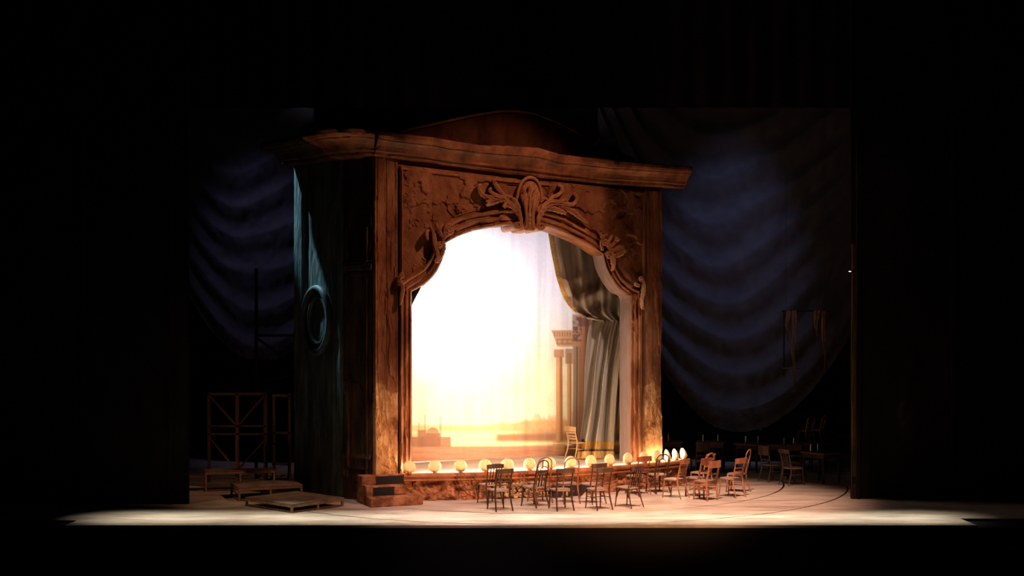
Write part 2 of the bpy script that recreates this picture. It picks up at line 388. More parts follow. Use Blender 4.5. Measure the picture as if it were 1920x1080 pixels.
# pilasters
def pilaster(x0, x1, ytop, ybot, k):
    nu, nz = 34, 300; rows = []; zsplit = []
    for j in range(nz+1):
        row = []
        for i in range(nu+1):
            x = x0+(x1-x0)*i/nu; yt = ytop(x); yb = ybot(x); y = yt+(yb-yt)*j/nz; q = F(x, y)
            fl = 0
            for c0 in (.12, .5, .86): fl += .022*math.exp(-((i/nu-c0)/.025)**2)*sstep(1.8, 3.2, q.z)
            lowp = 1-sstep(2.0, 3.4, q.z)
            h = peel(q.x*1.6, q.z, 1.6, .5, k)*(1-lowp*.3)+lowp*peel(q.x*2, q.z*2, 1.5, 1.0, k+4)*.7
            e = min(1, i/1.5, (nu-i)/1.5)
            row.append((q.x, (-.05+h+fl)*e+.02*(1-e), q.z))
        rows.append(row)
    parts = (MB(), MB()); maps = ({}, {})
    def vid(g, j, i):
        if (j, i) not in maps[g]: maps[g][(j, i)] = len(parts[g].v); parts[g].v.append(tuple(rows[j][i]))
        return maps[g][(j, i)]
    for j in range(nz):
        for i in range(nu):
            u_, _, z_ = rows[j][i]; g = 1 if z_ < 2.5+1.3*fbm(u_*2.2, z_*1.1, k+2, 5) else 0
            parts[g].f.append((vid(g, j, i), vid(g, j, i+1), vid(g, j+1, i+1), vid(g, j+1, i)))
    p = parts[0].build('pilaster', M_wood, portal)
    q = parts[1].build('pilaster_foot', M_plaster, p); tag(q, 'crumbling ochre plaster lower shaft')
pilaster(699, 746, lambda x: interp(CB, x)-3, lambda x: 889, 1.0)
pilaster(1205, 1239, lambda x: interp(TOPL, x)-3, lambda x: 889, 5.0)
# carved ornaments --------------------------------------------------
def leaf(pts, ws, parent, d0=-.16, hgt=.10, sub=6, tip=.0, name='acanthus_leaf', crease=.35):
    P = smooth([(*p, 0) for p in pts], sub); W = [x.x for x in smooth([(w_, 0, 0) for w_ in ws], sub)]; m = len(P); rows = []
    for i, p in enumerate(P):
        t = P[min(i+1, m-1)]-P[max(i-1, 0)]; t.normalize(); nx, ny = -t.y, t.x; row = []
        lift = tip*(i/(m-1))**2
        for s, hh in ((-1, .15), (-.85, -.55), (-.45, -1), (0, -1+crease), (.45, -1), (.85, -.55), (1, .15)):
            wv = W[i]*(1+.14*math.sin(i*1.9)) if abs(s) > .5 else W[i]
            q = F(p.x+nx*s*wv, p.y+ny*s*wv, d0+hh*hgt*min(1, W[i]/4+.25)-lift); row.append(q)
        rows.append(row)
    b = MB(); b.grid(rows)
    for row in (rows[0], rows[-1]): b.add(row, [tuple(range(len(row)))])
    return b.build(name, M_orn, parent, sm=True)
def spiral(cx, cy, r, turns, parent, d=-.30, th=2.6, flip=1, a0=0, name='scroll'):
    pts = []; n = int(28*turns); R = []
    for k in range(n+1):
        t = k/n; a = a0+flip*2*PI*turns*t; rr = r*(1-.82*t)
        q = F(cx+rr*math.cos(a), cy+rr*math.sin(a), d-.06*t); pts.append(q); R.append(th/78*(1-.45*t))
    b = MB(); b.tube(pts, R, 8); return b.build(name, M_orn, parent, sm=True)
def ornament(nm, core_px, rx, ry, d, hgt):
    q0 = F(core_px[0], core_px[1]); b = MB(); rows = []
    for i in range(9):
        a = PI/2*i/8; rows.append([(q0.x+rx*math.cos(a)*math.cos(2*PI*k/28), d-hgt*math.sin(a), q0.z+ry*math.cos(a)*math.sin(2*PI*k/28)) for k in range(28)])
    b.grid(rows, True); return b.build(nm, M_orn, portal, sm=True)
# keystone
key = ornament('keystone_ornament', (993, 372), .30, .48, -.05, .17)
b = MB()                                            # frame loop
lp = [(978, 398), (971, 382), (969.6, 370), (974, 351), (981, 339), (992, 333), (1003, 336), (1011, 347), (1015.5, 366), (1014, 382), (1007, 398)]
b.tube([F(p.x, p.y, -.17) for p in smooth([(*p, 0) for p in lp], 5)], .042, 8); b.build('cartouche_rim', M_orn, key, sm=True)
for sx, tipx, tipy in ((0, 994, 346), (-7, 981, 351), (7, 1007, 352), (-11, 977, 364), (11, 1011, 366)):
    leaf([(993+sx*.3, 402), (993+sx*.8, 380), ((993+sx+tipx)/2, (tipy+372)/2), (tipx, tipy)], [3, 5, 4.5, 1.2], key, -.20, .10, tip=.05)
for q in [((988, 428), (988, 405), (985, 388), (983, 376)), ((999, 428), (999, 405), (1001, 388), (1004, 376)), ((993.5, 430), (993.5, 412), (993.5, 395), (993.5, 365))]:
    leaf(list(q), [4, 3.6, 3, 1.4], key, -.24, .12)
LL = [([(978, 424), (975, 405), (965, 388), (948, 375), (930, 370), (912, 369), (901, 361), (897, 350), (902, 345)], [4, 6, 8, 8, 7, 5, 4, 3.4, 2.6]),
      ([(976, 400), (966, 380), (952, 370), (938, 369), (924, 363), (918, 356), (922, 352)], [3, 5, 6, 6, 4.4, 3.4, 2.4]),
      ([(955, 374), (944, 366), (936, 357), (930, 348), (926, 340), (930, 335)], [3, 4.6, 5, 5, 4.2, 2.6]),
      ([(972, 398), (960, 386), (950, 383), (944, 389)], [4, 6, 6.5, 3.6]),
      ([(940, 374), (927, 378), (918, 381), (912, 386)], [4, 6, 5.5, 2.6]),
      ([(935, 374), (922, 375), (911, 378)], [3, 4.6, 2.4]),
      ([(974, 392), (965, 376), (958, 371)], [3, 4.2, 2]),
      ([(1008, 424), (1012, 404), (1022, 389), (1036, 381), (1052, 381), (1066, 384), (1077, 381), (1081, 370), (1075, 362)], [4, 6, 7, 7, 6, 5, 4.4, 3.6, 2.6]),
      ([(1013, 400), (1022, 382), (1034, 377), (1048, 379), (1060, 374), (1062, 371)], [3, 5, 5, 4.6, 3.4, 2.2]),
      ([(1026, 384), (1034, 371), (1044, 367), (1052, 360), (1053, 351), (1046, 347)], [3, 4.4, 4.6, 4.2, 3.8, 2.4]),
      ([(1020, 392), (1036, 391), (1050, 395), (1062, 401)], [4, 6, 6, 2.6]),
      ([(1046, 384), (1062, 390), (1076, 398), (1088, 408), (1102, 418)], [4, 6, 5.4, 4, 2]),
      ([(1014, 380), (1020, 373), (1027, 374)], [2.4, 4, 2])]
for p, ws in LL: leaf(p, ws, key, -.14, .15, tip=.06)
spiral(972, 422, 7.5, 1.9, key, -.30, 2.8, 1, -1.2); spiral(1015, 424, 7.5, 1.9, key, -.30, 2.8, -1, -1.9)
for cx, cy in ((972, 423), (1015, 425)):
    q = F(cx, cy, -.3); b = MB(); b.tube([(q.x, -.30, q.z), (q.x, -.2, q.z), (q.x, .2, q.z), (q.x, DEP, q.z)], [.095, .10, .10, .10], 16); b.build('scroll_roll', M_orn, key, sm=True)
a0 = F(984, 414, -.3); a1 = F(1004, 433, -.3)
b = MB(); b.box((a0.x, -.30, a1.z), (a1.x, DEP, a0.z), bev=.03); b.build('keystone_block', M_orn, key)
for yy in (404, 412, 420):
    q = F(994, yy, -.36); b = MB(); b.ball((q.x, q.y+.03, q.z), .05, .04, .05); b.build('bead', M_orn, key, sm=True)
# side cartouches
def side_orn(name, strokes, spirals, core, rx, rz):
    o = ornament(name, core, rx, rz, -.06, .1)
    for p, ws in strokes: leaf(p, ws, o, -.17, .13, tip=.05)
    for s in spirals: spiral(*s[:4], o, -.29, 2.0, s[4], s[5])
    return o
side_orn('shoulder_ornament', [([(806, 424), (813, 436), (815, 452), (819, 468), (821, 482), (817, 490)], [2, 4, 5, 5, 4, 2.6]),
    ([(820, 490), (828, 478), (832, 463), (830, 452)], [2.4, 4, 4.4, 3]), ([(836, 448), (826, 438), (820, 428), (818, 419)], [2.6, 4.2, 4.6, 2]),
    ([(834, 446), (834, 434), (838, 424), (845, 420)], [2.6, 4, 4.4, 2.4]), ([(826, 444), (824, 432), (830, 420)], [2, 3.6, 1.6]),
    ([(806, 430), (800, 436), (802, 450)], [1.6, 4, 2]), ([(838, 440), (846, 436), (852, 428)], [2, 3.4, 1.6])],
    [(842, 431, 6, 1.6, 1, 1.5), (825, 460, 6, 1.5, -1, -.5), (819, 488, 4.5, 1.3, 1, 0)], (822, 452), .10, .26)
side_orn('shoulder_ornament', [([(1124, 436), (1132, 448), (1140, 458), (1146, 470), (1150, 486), (1150, 500), (1147, 508)], [2, 4.4, 5, 5.4, 5, 4, 2]),
    ([(1130, 470), (1128, 456), (1132, 444), (1140, 440)], [3, 4, 4, 2.2]), ([(1142, 466), (1152, 456), (1156, 448), (1153, 443)], [3, 4.4, 4, 2]),
    ([(1134, 478), (1142, 474), (1148, 482), (1147, 496)], [3, 4.6, 4.4, 2.4]), ([(1148, 472), (1160, 466), (1170, 464)], [4, 7, 4]),
    ([(1150, 480), (1162, 476), (1172, 468)], [4, 6, 4]), ([(1135, 462), (1143, 450), (1148, 440)], [2, 4, 1.6])],
    [(1134, 456, 6, 1.6, -1, 1.0), (1142, 480, 6.5, 1.6, 1, 3.4), (1157, 448, 4, 1.3, 1, 0)], (1146, 468), .12, .26)
side_orn('elbow_ornament', [([(749, 536), (748, 524), (752, 514), (757, 514)], [3, 4, 3.4, 2]), ([(750, 530), (755, 540), (753, 556), (750, 572)], [3, 4.4, 4, 1.6])],
    [(754, 519, 4.5, 1.4, 1, 2.4)], (751, 538), .06, .18)
side_orn('elbow_ornament', [([(1203, 522), (1207, 532), (1206, 548), (1203, 562), (1204, 576), (1208, 578)], [2.4, 4.4, 5, 4.4, 3.6, 2]), ([(1200, 536), (1193, 534), (1190, 530)], [3, 3.6, 2])],
    [(1202, 522, 4.5, 1.5, 1, .4)], (1204, 545), .06, .2)
# cornice -----------------------------------------------------------
CPROF = [(0, 0), (0, .30), (.06, .36), (.16, .38), (.20, .50), (.30, .52), (.42, .58), (.54, .70), (.62, .84), (.68, .86), (.70, .95), (.80, 1.0), (.94, 1.0), (1.0, .96)]
def cornice_rows(stations, k):
    rows = []
    for (lx, ly), (wx, wy), zb, zt in stations:
        row = []
        for t, o in CPROF:
            nn = .018*fbm(lx*2+k, ly*2, t*5)-.03*sstep(.2, .3, fbm(lx*1.5+k+3, ly*1.5, t*3))
            oo = o+nn*(1 if 0 < o else 0)
            row.append((wx+(lx-wx)*oo, wy+(ly-wy)*oo, zb+(zt-zb)*t+nn*.3))
        row.append((wx-(lx-wx)*1.0, wy-(ly-wy)*1.0, zt)); rows.append(row)
    return rows
st = []
for k in range(121):
    x = 711+587*k/120; qt = F(x, interp(CT, x), -.5); qb = F(x, interp(CB, x), -.22)
    st.append(((qt.x, -.5), (qt.x, .0), qb.z, qt.z))
b = MB(); rows = cornice_rows(st, 0); b.grid(rows)
b.add(rows[-1], [tuple(range(len(rows[-1])))]); b.add(rows[0], [tuple(range(len(rows[0])))])
b.build('cornice', M_corn, portal)
lip = smooth([(-3.10, 26.58, 8.49), (-3.35, 26.38, 8.50), (-3.9, 26.33, 8.50), (-4.4, 26.5, 8.47), (-4.8, 26.78, 8.44)], 8)
wal = [(-3.2+(-3.95+3.2)*k/32, 27.1+.55*k/32) for k in range(33)]
st = []
for p, q in zip(lip, wal):
    a = W2L(p.x, p.y, 0); c = W2L(q[0], q[1], 0); st.append(((a[0], a[1]), (c[0], c[1]), 7.97, p.z))
b = MB(); rows = cornice_rows(st, 4); b.grid(rows); b.add(rows[-1], [tuple(range(len(rows[-1])))]); b.add(rows[0], [tuple(range(len(rows[0])))])
b.build('cornice_corner', M_corn, portal)
lip = smooth([(-4.84, 26.85, 8.44), (-5.1, 27.4, 8.50), (-5.45, 28.1, 8.58), (-5.95, 28.7, 8.60), (-6.28, 29.2, 8.64)], 8)
wal = [(-3.95+(-5.42+3.95)*k/32, 27.65+1.65*k/32) for k in range(33)]
st = []
for k, (p, q) in enumerate(zip(lip, wal)):
    a = W2L(p.x, p.y, 0); c = W2L(q[0], q[1], 0); st.append(((a[0], a[1]), (c[0], c[1]), 7.97+.12*k/32, p.z))
b = MB(); rows = cornice_rows(st, 8); b.grid(rows); b.add(rows[-1], [tuple(range(len(rows[-1])))]); b.add(rows[0], [tuple(range(len(rows[0])))])
b.build('cornice_return', M_dark, portal)  # dark material stands in for the shade on this stretch of cornice
# pediment
pd = [(752, 246), (775, 240), (800, 235), (830, 228), (880, 217), (935, 208), (965, 207), (1000, 211), (1040, 226), (1075, 243), (1112, 263), (1113, 272), (1119, 273), (1120, 265), (1150, 276), (1172, 290), (1190, 298)]
pts = [F(x, y, .28) for x, y in pd]
low = [F(x, interp(CT, x)+16, .28) for x, y in reversed(pd)]
b = MB(); b.prism(pts+low, (0, .14, 0)); pedi = b.build('pediment', M_ped, portal)
b = MB(); b.tube([F(x, y+1.2, .25) for x, y in pd[:11]], .03, 6); b.tube([F(x, y+1.2, .25) for x, y in pd[13:]], .03, 6); b.build('pediment_edge', M_mould, pedi)
# side walls --------------------------------------------------------
def wall_grid(A, B, zt, nu, nz, disp):
    A = Vector((*A, 0)); B = Vector((*B, 0)); d = B-A; L = d.length; d.normalize(); nrm = Vector((d.y, -d.x, 0))
    if nrm.y > 0: nrm = -nrm
    rows = []
    for j in range(nz+1):
        z = zt*j/nz; rows.append([Vector(W2L(*(A+d*(L*i/nu)+nrm*disp(L*i/nu, z)+Vector((0, 0, z))))) for i in range(nu+1)])
    return rows, A, d, nrm, L
PA, PB, PC = (-3.205, 27.09), (-3.95, 27.65), (-5.42, 29.3)
def cham(s, z):
    L = .93; e = 0
    for c in (.12, .30, .72, .86): e += -.025*math.exp(-((s-c)/.018)**2)
    if .2 < s < .8: e -= .02
    for zc in (5.55, 5.3, 1.0): e += .05*math.exp(-((z-zc)/.04)**2)
    return e-peel(s*2, z*1.2, 1, 1, 11)*.8
rows, A1, d1, n1, L1 = wall_grid(PA, PB, 8.15, 40, 150, cham)
b = MB(); b.grid(rows); cp = b.build('side_panel', M_dark, portal); tag(cp, 'brown framed corner panel, its shadow put into the dark colour')
def wbar(A, d, nr, s0, z0, s1, z1, w_, h_, name, m, par):
    a = A+d*s0+nr*.02+Vector((0, 0, z0)); c = A+d*s1+nr*.02+Vector((0, 0, z1)); b = MB()
    b.bar(W2L(*a), W2L(*c), w_, h_, up=Vector(W2L(*(Vector((OX, OY, 0))+nr)))); return b.build(name, m, par)
for s in (.16, .78): wbar(A1, d1, n1, s, .75, s, 5.25, .05, .10, 'panel_frame', M_dark, cp)
for z in (.75, 5.25): wbar(A1, d1, n1, .16, z, .78, z, .05, .10, 'panel_frame', M_dark, cp)
for s in (.16, .78): wbar(A1, d1, n1, s, 5.6, s, 6.35, .05, .10, 'panel_frame', M_dark, cp)
wbar(A1, d1, n1, .0, 5.42, .93, 5.42, .14, .12, 'panel_rail', M_dark, cp)
def tealf(s, z):
    e = 0
    for c, a_ in ((.10, .03), (.34, -.05), (.42, .04), (1.62, -.06), (1.70, .04), (1.78, -.05)): e += a_*math.exp(-((s-c)/.022)**2)
    e += .03 if s > 1.85 or s < .3 else 0
    return e+.012*fbm(s*6, z*.8, 2, 5)+.008*fbm(s*14, z*3, 5, 3)
rows, A2, d2, n2, L2 = wall_grid(PB, PC, 8.1, 110, 170, tealf)
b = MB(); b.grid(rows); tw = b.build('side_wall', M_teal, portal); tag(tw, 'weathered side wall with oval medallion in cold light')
b = MB(); e = [Vector((*PC, 0)), Vector((*PC, 0))+Vector((.9, .6, 0))]
b.add([W2L(*e[0]), W2L(*e[1]), W2L(e[1].x, e[1].y, 8.1), W2L(e[0].x, e[0].y, 8.1)], [(0, 1, 2, 3)]); b.build('side_wall_back', M_ped, portal)
def wallpt(px, py):
    h_ = hit(px, py, A2, n2); return (h_-A2).dot(d2), h_.z
def oval(cx, cy, rx, ry, th, name, out):
    sc, zc = wallpt(cx, cy); s0, _ = wallpt(cx-rx, cy); s1, _ = wallpt(cx+rx, cy); _, z1 = wallpt(cx, cy-ry); _, z0 = wallpt(cx, cy+ry)
    rs = abs(s0-s1)/2; rz_ = (z1-z0)/2; sm_ = (s0+s1)/2; pts = []
    for k in range(48):
        a = 2*PI*k/48; p = A2+d2*(sm_+rs*math.cos(a))+n2*out+Vector((0, 0, (z0+z1)/2+rz_*math.sin(a))); pts.append(Vector(W2L(*p)))
    b = MB(); b.tube(pts, th, 10, closed=True); return b.build(name, M_teal, tw, sm=True)
oval(597, 601, 24, 60, .085, 'medallion_rim', .06); oval(600, 600, 17, 45, .055, 'medallion_rim', .05)

# ------------------------------------------------------------------ raised platform with steps
plat = thing('inner_stage_platform', 'raised inner stage with curved moulded lip and rough rock plinth', 'platform', (OX, OY, 0), TH)
RC, UC, VC = 10.4, 4.2, 9.52
def edge_v(u): return VC-math.sqrt(RC*RC-(u-UC)**2)
def edge_pt(u, off=0.0):                            # point on the lip, moved off outward (toward the audience)
    v = edge_v(u); dx, dy = (u-UC)/RC, (v-VC)/RC; return (u+dx*off, v+dy*off)
def u_at_px(px, v_off=0.0, z=ZP):
    lo, hi = -1.5, 9.5
    for _ in range(50):
        m = (lo+hi)/2; X, Y, _z = L2W(m, edge_v(m)+v_off, z)
        if 960+FPX*X/Y < px: lo = m
        else: hi = m
    return m
U0, U1 = u_at_px(757), u_at_px(1284)
us = [U0+(U1-U0)*k/120 for k in range(121)]
b = MB(); rows = []                                  # deck
for u in us: rows.append([(*edge_pt(u, .02), ZP), (u, max(edge_v(u)+.6, .5), ZP), (u, 4.6, ZP)])
b.grid(rows); b.add([(-.25, .0, ZP-.005), (U0, .0, ZP-.005), (U0, 4.6, ZP-.005), (-.25, 4.6, ZP-.005)], [(0, 1, 2, 3)])
b.build('deck', M_deck, plat)
b = MB(); rows = []                                  # lip moulding
for u in us:
    rows.append([(*edge_pt(u, o+.006*fbm(u*3, z*9, 1)), z) for o, z in ((-.10, ZP+.002), (.05, ZP+.002), (.08, ZP-.02), (.08, ZP-.07), (.03, ZP-.085), (.02, ZP-.115), (.06, ZP-.13), (.06, ZP-.165), (-.02, ZP-.185), (-.12, ZP-.185))])
b.grid(rows); b.add(rows[0], [tuple(range(10))]); b.add(rows[-1], [tuple(range(10))]); b.build('lip_moulding', M_mould, plat)
b = MB(); rows = []
uu = [U0-.05+(U1-U0+.1)*k/420 for k in range(421)]
for u in uu:
    row = []
    for j in range(26):
        z = (ZP-.17)*(1-j/25); hh = .10*fbm(u*2.1, z*3, 1, 5)+.06*fbm(u*6, z*7, 4, 4)+.05*sstep(.1, .2, fbm(u*1.7, z*2.2, 9, 3))
        row.append((*edge_pt(u, -.06+hh*.8+.05*(1-z/.46)), z))
    rows.append(row)
b.grid(rows); b.build('rock_plinth', M_rock, plat)
b = MB(); e = edge_pt(U1, 0); b.add([(*e, 0), (U1+.3, 4.6, 0), (U1+.3, 4.6, ZP), (*e, ZP)], [(0, 1, 2, 3)]); b.build('platform_end', M_rock, plat)
b = MB()
for k in range(260):                                 # loose rubble filling the hollow of the plinth
    u = u_at_px(random.uniform(926, 1030)); z = random.uniform(.03, .36); r = random.uniform(.018, .046)
    p = edge_pt(u, .02+.06*(1-z/.46)+random.uniform(-.02, .02))
    vs = []; 
    for (x, y, zz) in ((1,0,0),(-1,0,0),(0,1,0),(0,-1,0),(0,0,1),(0,0,-1),(.6,.6,.6),(-.6,.6,.6),(.6,-.6,.6),(-.6,-.6,.6),(.6,-.6,-.6),(-.6,-.6,-.6)):
        j = random.uniform(.75, 1.2)*r; vs.append((p[0]+x*j*1.2, p[1]+y*j*.7, max(.004, z+zz*j)))
    bm = bmesh.new(); 
    for q in vs: bm.verts.new(q)
    bmesh.ops.convex_hull(bm, input=bm.verts[:]); bm.verts.index_update()
    b.add([v.co.copy() for v in bm.verts], [[v.index for v in f.verts] for f in bm.faces]); bm.free()
tag(b.build('rubble', M_stone, plat, recalc=False), kind='stuff')
# steps at the left end: (world boxes turned like the portal)
def pbox(name, u0, u1, v0, v1, z0, z1, m, par, rough_=0):
    b = MB(); b.box((u0, v0, z0), (u1, v1, z1), bev=.015); return b.build(name, m, par)
stair = thing('stone_steps', 'short flight of stone steps with black risers at the portal foot', 'steps', (OX, OY, 0), TH)
def lu(px, py, z): p = floor_pt(px, py, z); return W2L(*p)
pbox('stringer', -.62, -.30, -.28, .1, 0, ZP-.0, M_rock, stair); pbox('stringer', -.62, -.46, -.62, -.28, 0, .44, M_rock, stair)
pbox('landing', -.30, U0-.02, -.28, .1, .42, ZP, M_rock, stair)
pbox('tread', -.46, U0-.10, -.62, -.28, .22, .42, M_rock, stair)
pbox('tread', -.62, .62, -.95, -.42, 0, .21, M_rock, stair)
for (u0, u1, v, z0, z1) in ((-.28, U0-.04, -.285, .425, ZP-.02), (-.455, .04, -.625, .215, .40)):
    b = MB(); b.box((u0, v-.012, z0), (u1, v, z1)); tag(b.build('riser', M_riser, stair), 'black riser')
# pilaster base blocks
b = MB(); b.box((UL-.02, .0, 0), (U0+.2, DEP, ZP-.006)); b.build('pilaster_base', M_rock, plat)
# dark opening at the platform foot
pu = u_at_px(1028); pu2 = u_at_px(1104)
pr = thing('prompt_box', 'low black box with splayed boards against the plinth behind the middle chairs', 'box', L2W(pu, edge_v(pu)-.24, 0), TH+math.atan2(edge_v(pu2)-edge_v(pu), pu2-pu))
b = MB(); b.box((0, 0, 0), (1.0, .05, .24), bev=.01); b.box((0, .05, .20), (1.0, .16, .24)); b.box((0, 0.05, 0), (.05, .16, .2)); b.box((.95, .05, 0), (1, .16, .2)); b.build('box_body', M_riser, pr)
for x0 in (.22, .78):
    b = MB(); b.prism([(x0, -.012, .0), (x0+.18, -.012, .0), (x0+.18, -.012, .16)], (0, .011, 0)); b.build('splayed_board', M_stone, pr)

# ------------------------------------------------------------------ painted backdrop
def srgb(c): return tuple(((v/255)/12.92 if v/255 <= .04045 else ((v/255+.055)/1.055)**2.4) for v in c)
X0, X1, Y0, Y1 = 660, 1205, 395, 884
NX, NY = 436, 391
xs = np.linspace(X0, X1, NX); ys = np.linspace(Y0, Y1, NY); GX, GY = np.meshgrid(xs, ys)
VB = 2.15
def lerp(a, b_, t): return a+(b_-a)*t[..., None]
def ss(a, b_, x): t = np.clip((x-a)/(b_-a), 0, 1); return t*t*(3-2*t)
rng = np.random.default_rng(3)
def vnoise(x, y, seed=0):
    g = np.random.default_rng(seed).random((64, 64)); xi = np.floor(x).astype(int); yi = np.floor(y).astype(int); fx = x-xi; fy = y-yi
    fx = fx*fx*(3-2*fx); fy = fy*fy*(3-2*fy); a = g[yi % 64, xi % 64]; b_ = g[yi % 64, (xi+1) % 64]; c = g[(yi+1) % 64, xi % 64]; d = g[(yi+1) % 64, (xi+1) % 64]
    return (a+(b_-a)*fx)*(1-fy)+(c+(d-c)*fx)*fy
def fb(x, y, s=0): return vnoise(x, y, s)*.5+vnoise(x*2.1, y*2.1, s+1)*.3+vnoise(x*4.3, y*4.3, s+2)*.2
S = lambda *c: np.array(srgb(c))
col = lerp(np.broadcast_to(S(214, 208, 212), GX.shape+(3,)), np.broadcast_to(S(240, 224, 192), GX.shape+(3,)), ss(540, 730, GY))
strk = fb(GX/7, GY/160, 5); col = col*(1-.10*ss(.5, .75, strk))[..., None]
cl = fb(GX/40, GY/26, 9); col = lerp(col, np.broadcast_to(S(226, 196, 170), GX.shape+(3,)), .35*ss(.45, .7, cl)*ss(560, 700, GY))
def put(mask, c, o=1.0):
    global col
    col = lerp(col, np.broadcast_to(S(*c), GX.shape+(3,)), np.clip(mask, 0, 1)*o)
def box_m(x0, x1, y0, y1, s=1.2): return ss(x0-s, x0+s, GX)*(1-ss(x1-s, x1+s, GX))*ss(y0-s, y0+s, GY)*(1-ss(y1-s, y1+s, GY))
n1_ = fb(GX/14, GY/9, 20)
hill = 800-6*fb(GX/45, GX*0, 30)-9*ss(870, 1010, GX)
put(ss(hill-4, hill+4, GY), (216, 160, 108), .75)                                   # far hills
put(ss(806, 812, GY)*(1-ss(834, 838, GY)), (246, 226, 170), .95)                    # water
tr_ = 800-30*ss(960, 1010, GX)*fb(GX/9, GX*0, 40)-8
put(ss(tr_-3, tr_+6, GY)*ss(930, 1000, GX)*(1-ss(818, 826, GY)), (214, 150, 104), .55+.0)
put(ss(812-6*fb(GX/8, GX*0, 44)-8*ss(950, 1030, GX), 818, GY)*ss(922, 936, GX)*(1-ss(824, 832, GY)), (154, 108, 86), .9)
put(ss(836+.0*GX-2*ss(880, 1020, GX)-4*ss(960, 1040, GX), 839, GY), (188, 134, 108), .95)      # foreground ground
put(ss(838, 842, GY)*ss(.5, .7, fb(GX/60, GY/4, 50)), (168, 114, 88), .5)
put(ss(1000, 1060, GX)*ss(838, 856, GY), (150, 92, 62), .6)
mq = (150, 104, 84)                                                                 # mosque on the left shore
put(box_m(740, 845, 819, 838), mq, .9); put(box_m(782, 800, 806, 838, 2), mq, .9); put(box_m(798, 826, 812, 838), mq, .9)
put(1-ss(11, 13, np.hypot(GX-812, (GY-813)*1.05)), mq, .8)
for mx_, t in ((797, 778), (826, 781), (785, 792)): put(box_m(mx_-.9, mx_+.9, t, 820, .6), mq, .7)
put(ss(806, 818, GY)*(1-ss(834, 838, GY))*(1-ss(775, 800, GX)), mq, .5)
def colm(x0, x1, y0, y1, lo=(146, 92, 62), hi=(214, 158, 108)):
    global col
    m = box_m(x0, x1, y0, y1, .8); t = (GX-x0)/(x1-x0)
    shade = np.clip(.5+.5*np.cos((t-.3)*PI*1.5)+.12*np.cos(t*22), 0, 1)
    c = lerp(np.broadcast_to(S(*lo), GX.shape+(3,)), np.broadcast_to(S(*hi), GX.shape+(3,)), shade); col = col*(1-m[..., None])+c*m[..., None]
put(box_m(1074, 1130, 590, 850), (168, 128, 100), .85)
colm(1076, 1083, 612, 838, (120, 88, 78), (176, 138, 116)); colm(1085, 1104, 590, 840, (112, 74, 60), (180, 122, 92)); colm(1106, 1130, 590, 845, (110, 76, 62), (166, 118, 92))
colm(1063, 1071, 662, 832); colm(1043, 1055, 668, 828)
put(box_m(1039, 1058, 655, 670), (182, 126, 88), .9); put(box_m(1060, 1074, 654, 682), (160, 112, 84), .8)
ent = ss(618, 620, GY)*(1-ss(648, 652, GY))*ss(1033+.35*(GY-618), 1035+.35*(GY-618), GX)*(1-ss(1086, 1090, GX))
put(ent, (192, 140, 104), .95); put(ent*(.5+.5*np.sign(np.sin(GX*1.3)))*box_m(1036, 1074, 622, 631), (134, 90, 66), .6)
put(ent*box_m(1044, 1074, 635, 646), (128, 86, 64), .55)
for cx in (1050, 1060, 1069): put(1-ss(3.0, 3.8, np.hypot(GX-cx, GY-640.5)), (196, 146, 108), .8)
put(box_m(1074, 1090, 594, 640)*ss(.42, .55, fb(GX/5, GY/5, 60)), (104, 80, 76), .8)
put(box_m(1084, 1106, 596, 612), (104, 74, 68), .7)
put(box_m(1037, 1060, 826, 848)*(.6+.4*np.sin(GY*1.2)), (196, 142, 96), .9); put(box_m(1058, 1104, 836, 862), (124, 80, 58), .8)
col = col*(.94+.12*fb(GX/3, GY/3, 70))[..., None]
fold = .035*np.sin(GX/9+2*fb(GX/60, GY/300, 80)*6)+.02*np.sin(GX/3.7)
Pw = np.zeros(GX.shape+(3,))
rx_, rz_ = (GX-960)/FPX, (HY-GY)/FPX
P0 = L2W(0, VB, 0); T = (P0[0]*VX+P0[1]*VY)/(rx_*VX+VY)
wx, wy, wz = rx_*T, T, CZ+rz_*T
Pw[..., 0] = (wx-OX)*UX+(wy-OY)*UY; Pw[..., 1] = VB+fold*.6; Pw[..., 2] = np.maximum(wz, ZP+.01)
drop = thing('painted_backdrop', 'glowing painted cloth of a hazy harbour with mosque and columns inside the arch', 'backdrop', (OX, OY, 0), TH)
me = bpy.data.meshes.new('painted_cloth')
idx = np.arange(NX*NY).reshape(NY, NX); fc = np.stack([idx[:-1, :-1], idx[1:, :-1], idx[1:, 1:], idx[:-1, 1:]], -1).reshape(-1, 4)
me.vertices.add(NX*NY); me.vertices.foreach_set('co', Pw.reshape(-1).astype(np.float32))
me.loops.add(fc.size); me.loops.foreach_set('vertex_index', fc.reshape(-1).astype(np.int32))
me.polygons.add(len(fc)); me.polygons.foreach_set('loop_start', np.arange(0, fc.size, 4, dtype=np.int32)); 
me.update(calc_edges=True); me.validate()
ca = me.color_attributes.new('paint', 'FLOAT_COLOR', 'POINT'); ca.data.foreach_set('color', np.concatenate([col, np.ones(GX.shape+(1,))], -1).reshape(-1).astype(np.float32))
me.materials.append(cloth('painted_gauze', (1,1,1), (1,1,1), .5, attr='paint'))
o = bpy.data.objects.new('painted_cloth', me); C.objects.link(o); o.parent = drop
zt_ = float(Pw[0, :, 2].max())
b = MB(); b.tube([(Pw[0, 0, 0], VB, Pw[0, 0, 2]+.03), (Pw[0, -1, 0], VB, Pw[0, -1, 2]+.03)], .04, 8); b.build('batten', M_iron, drop)

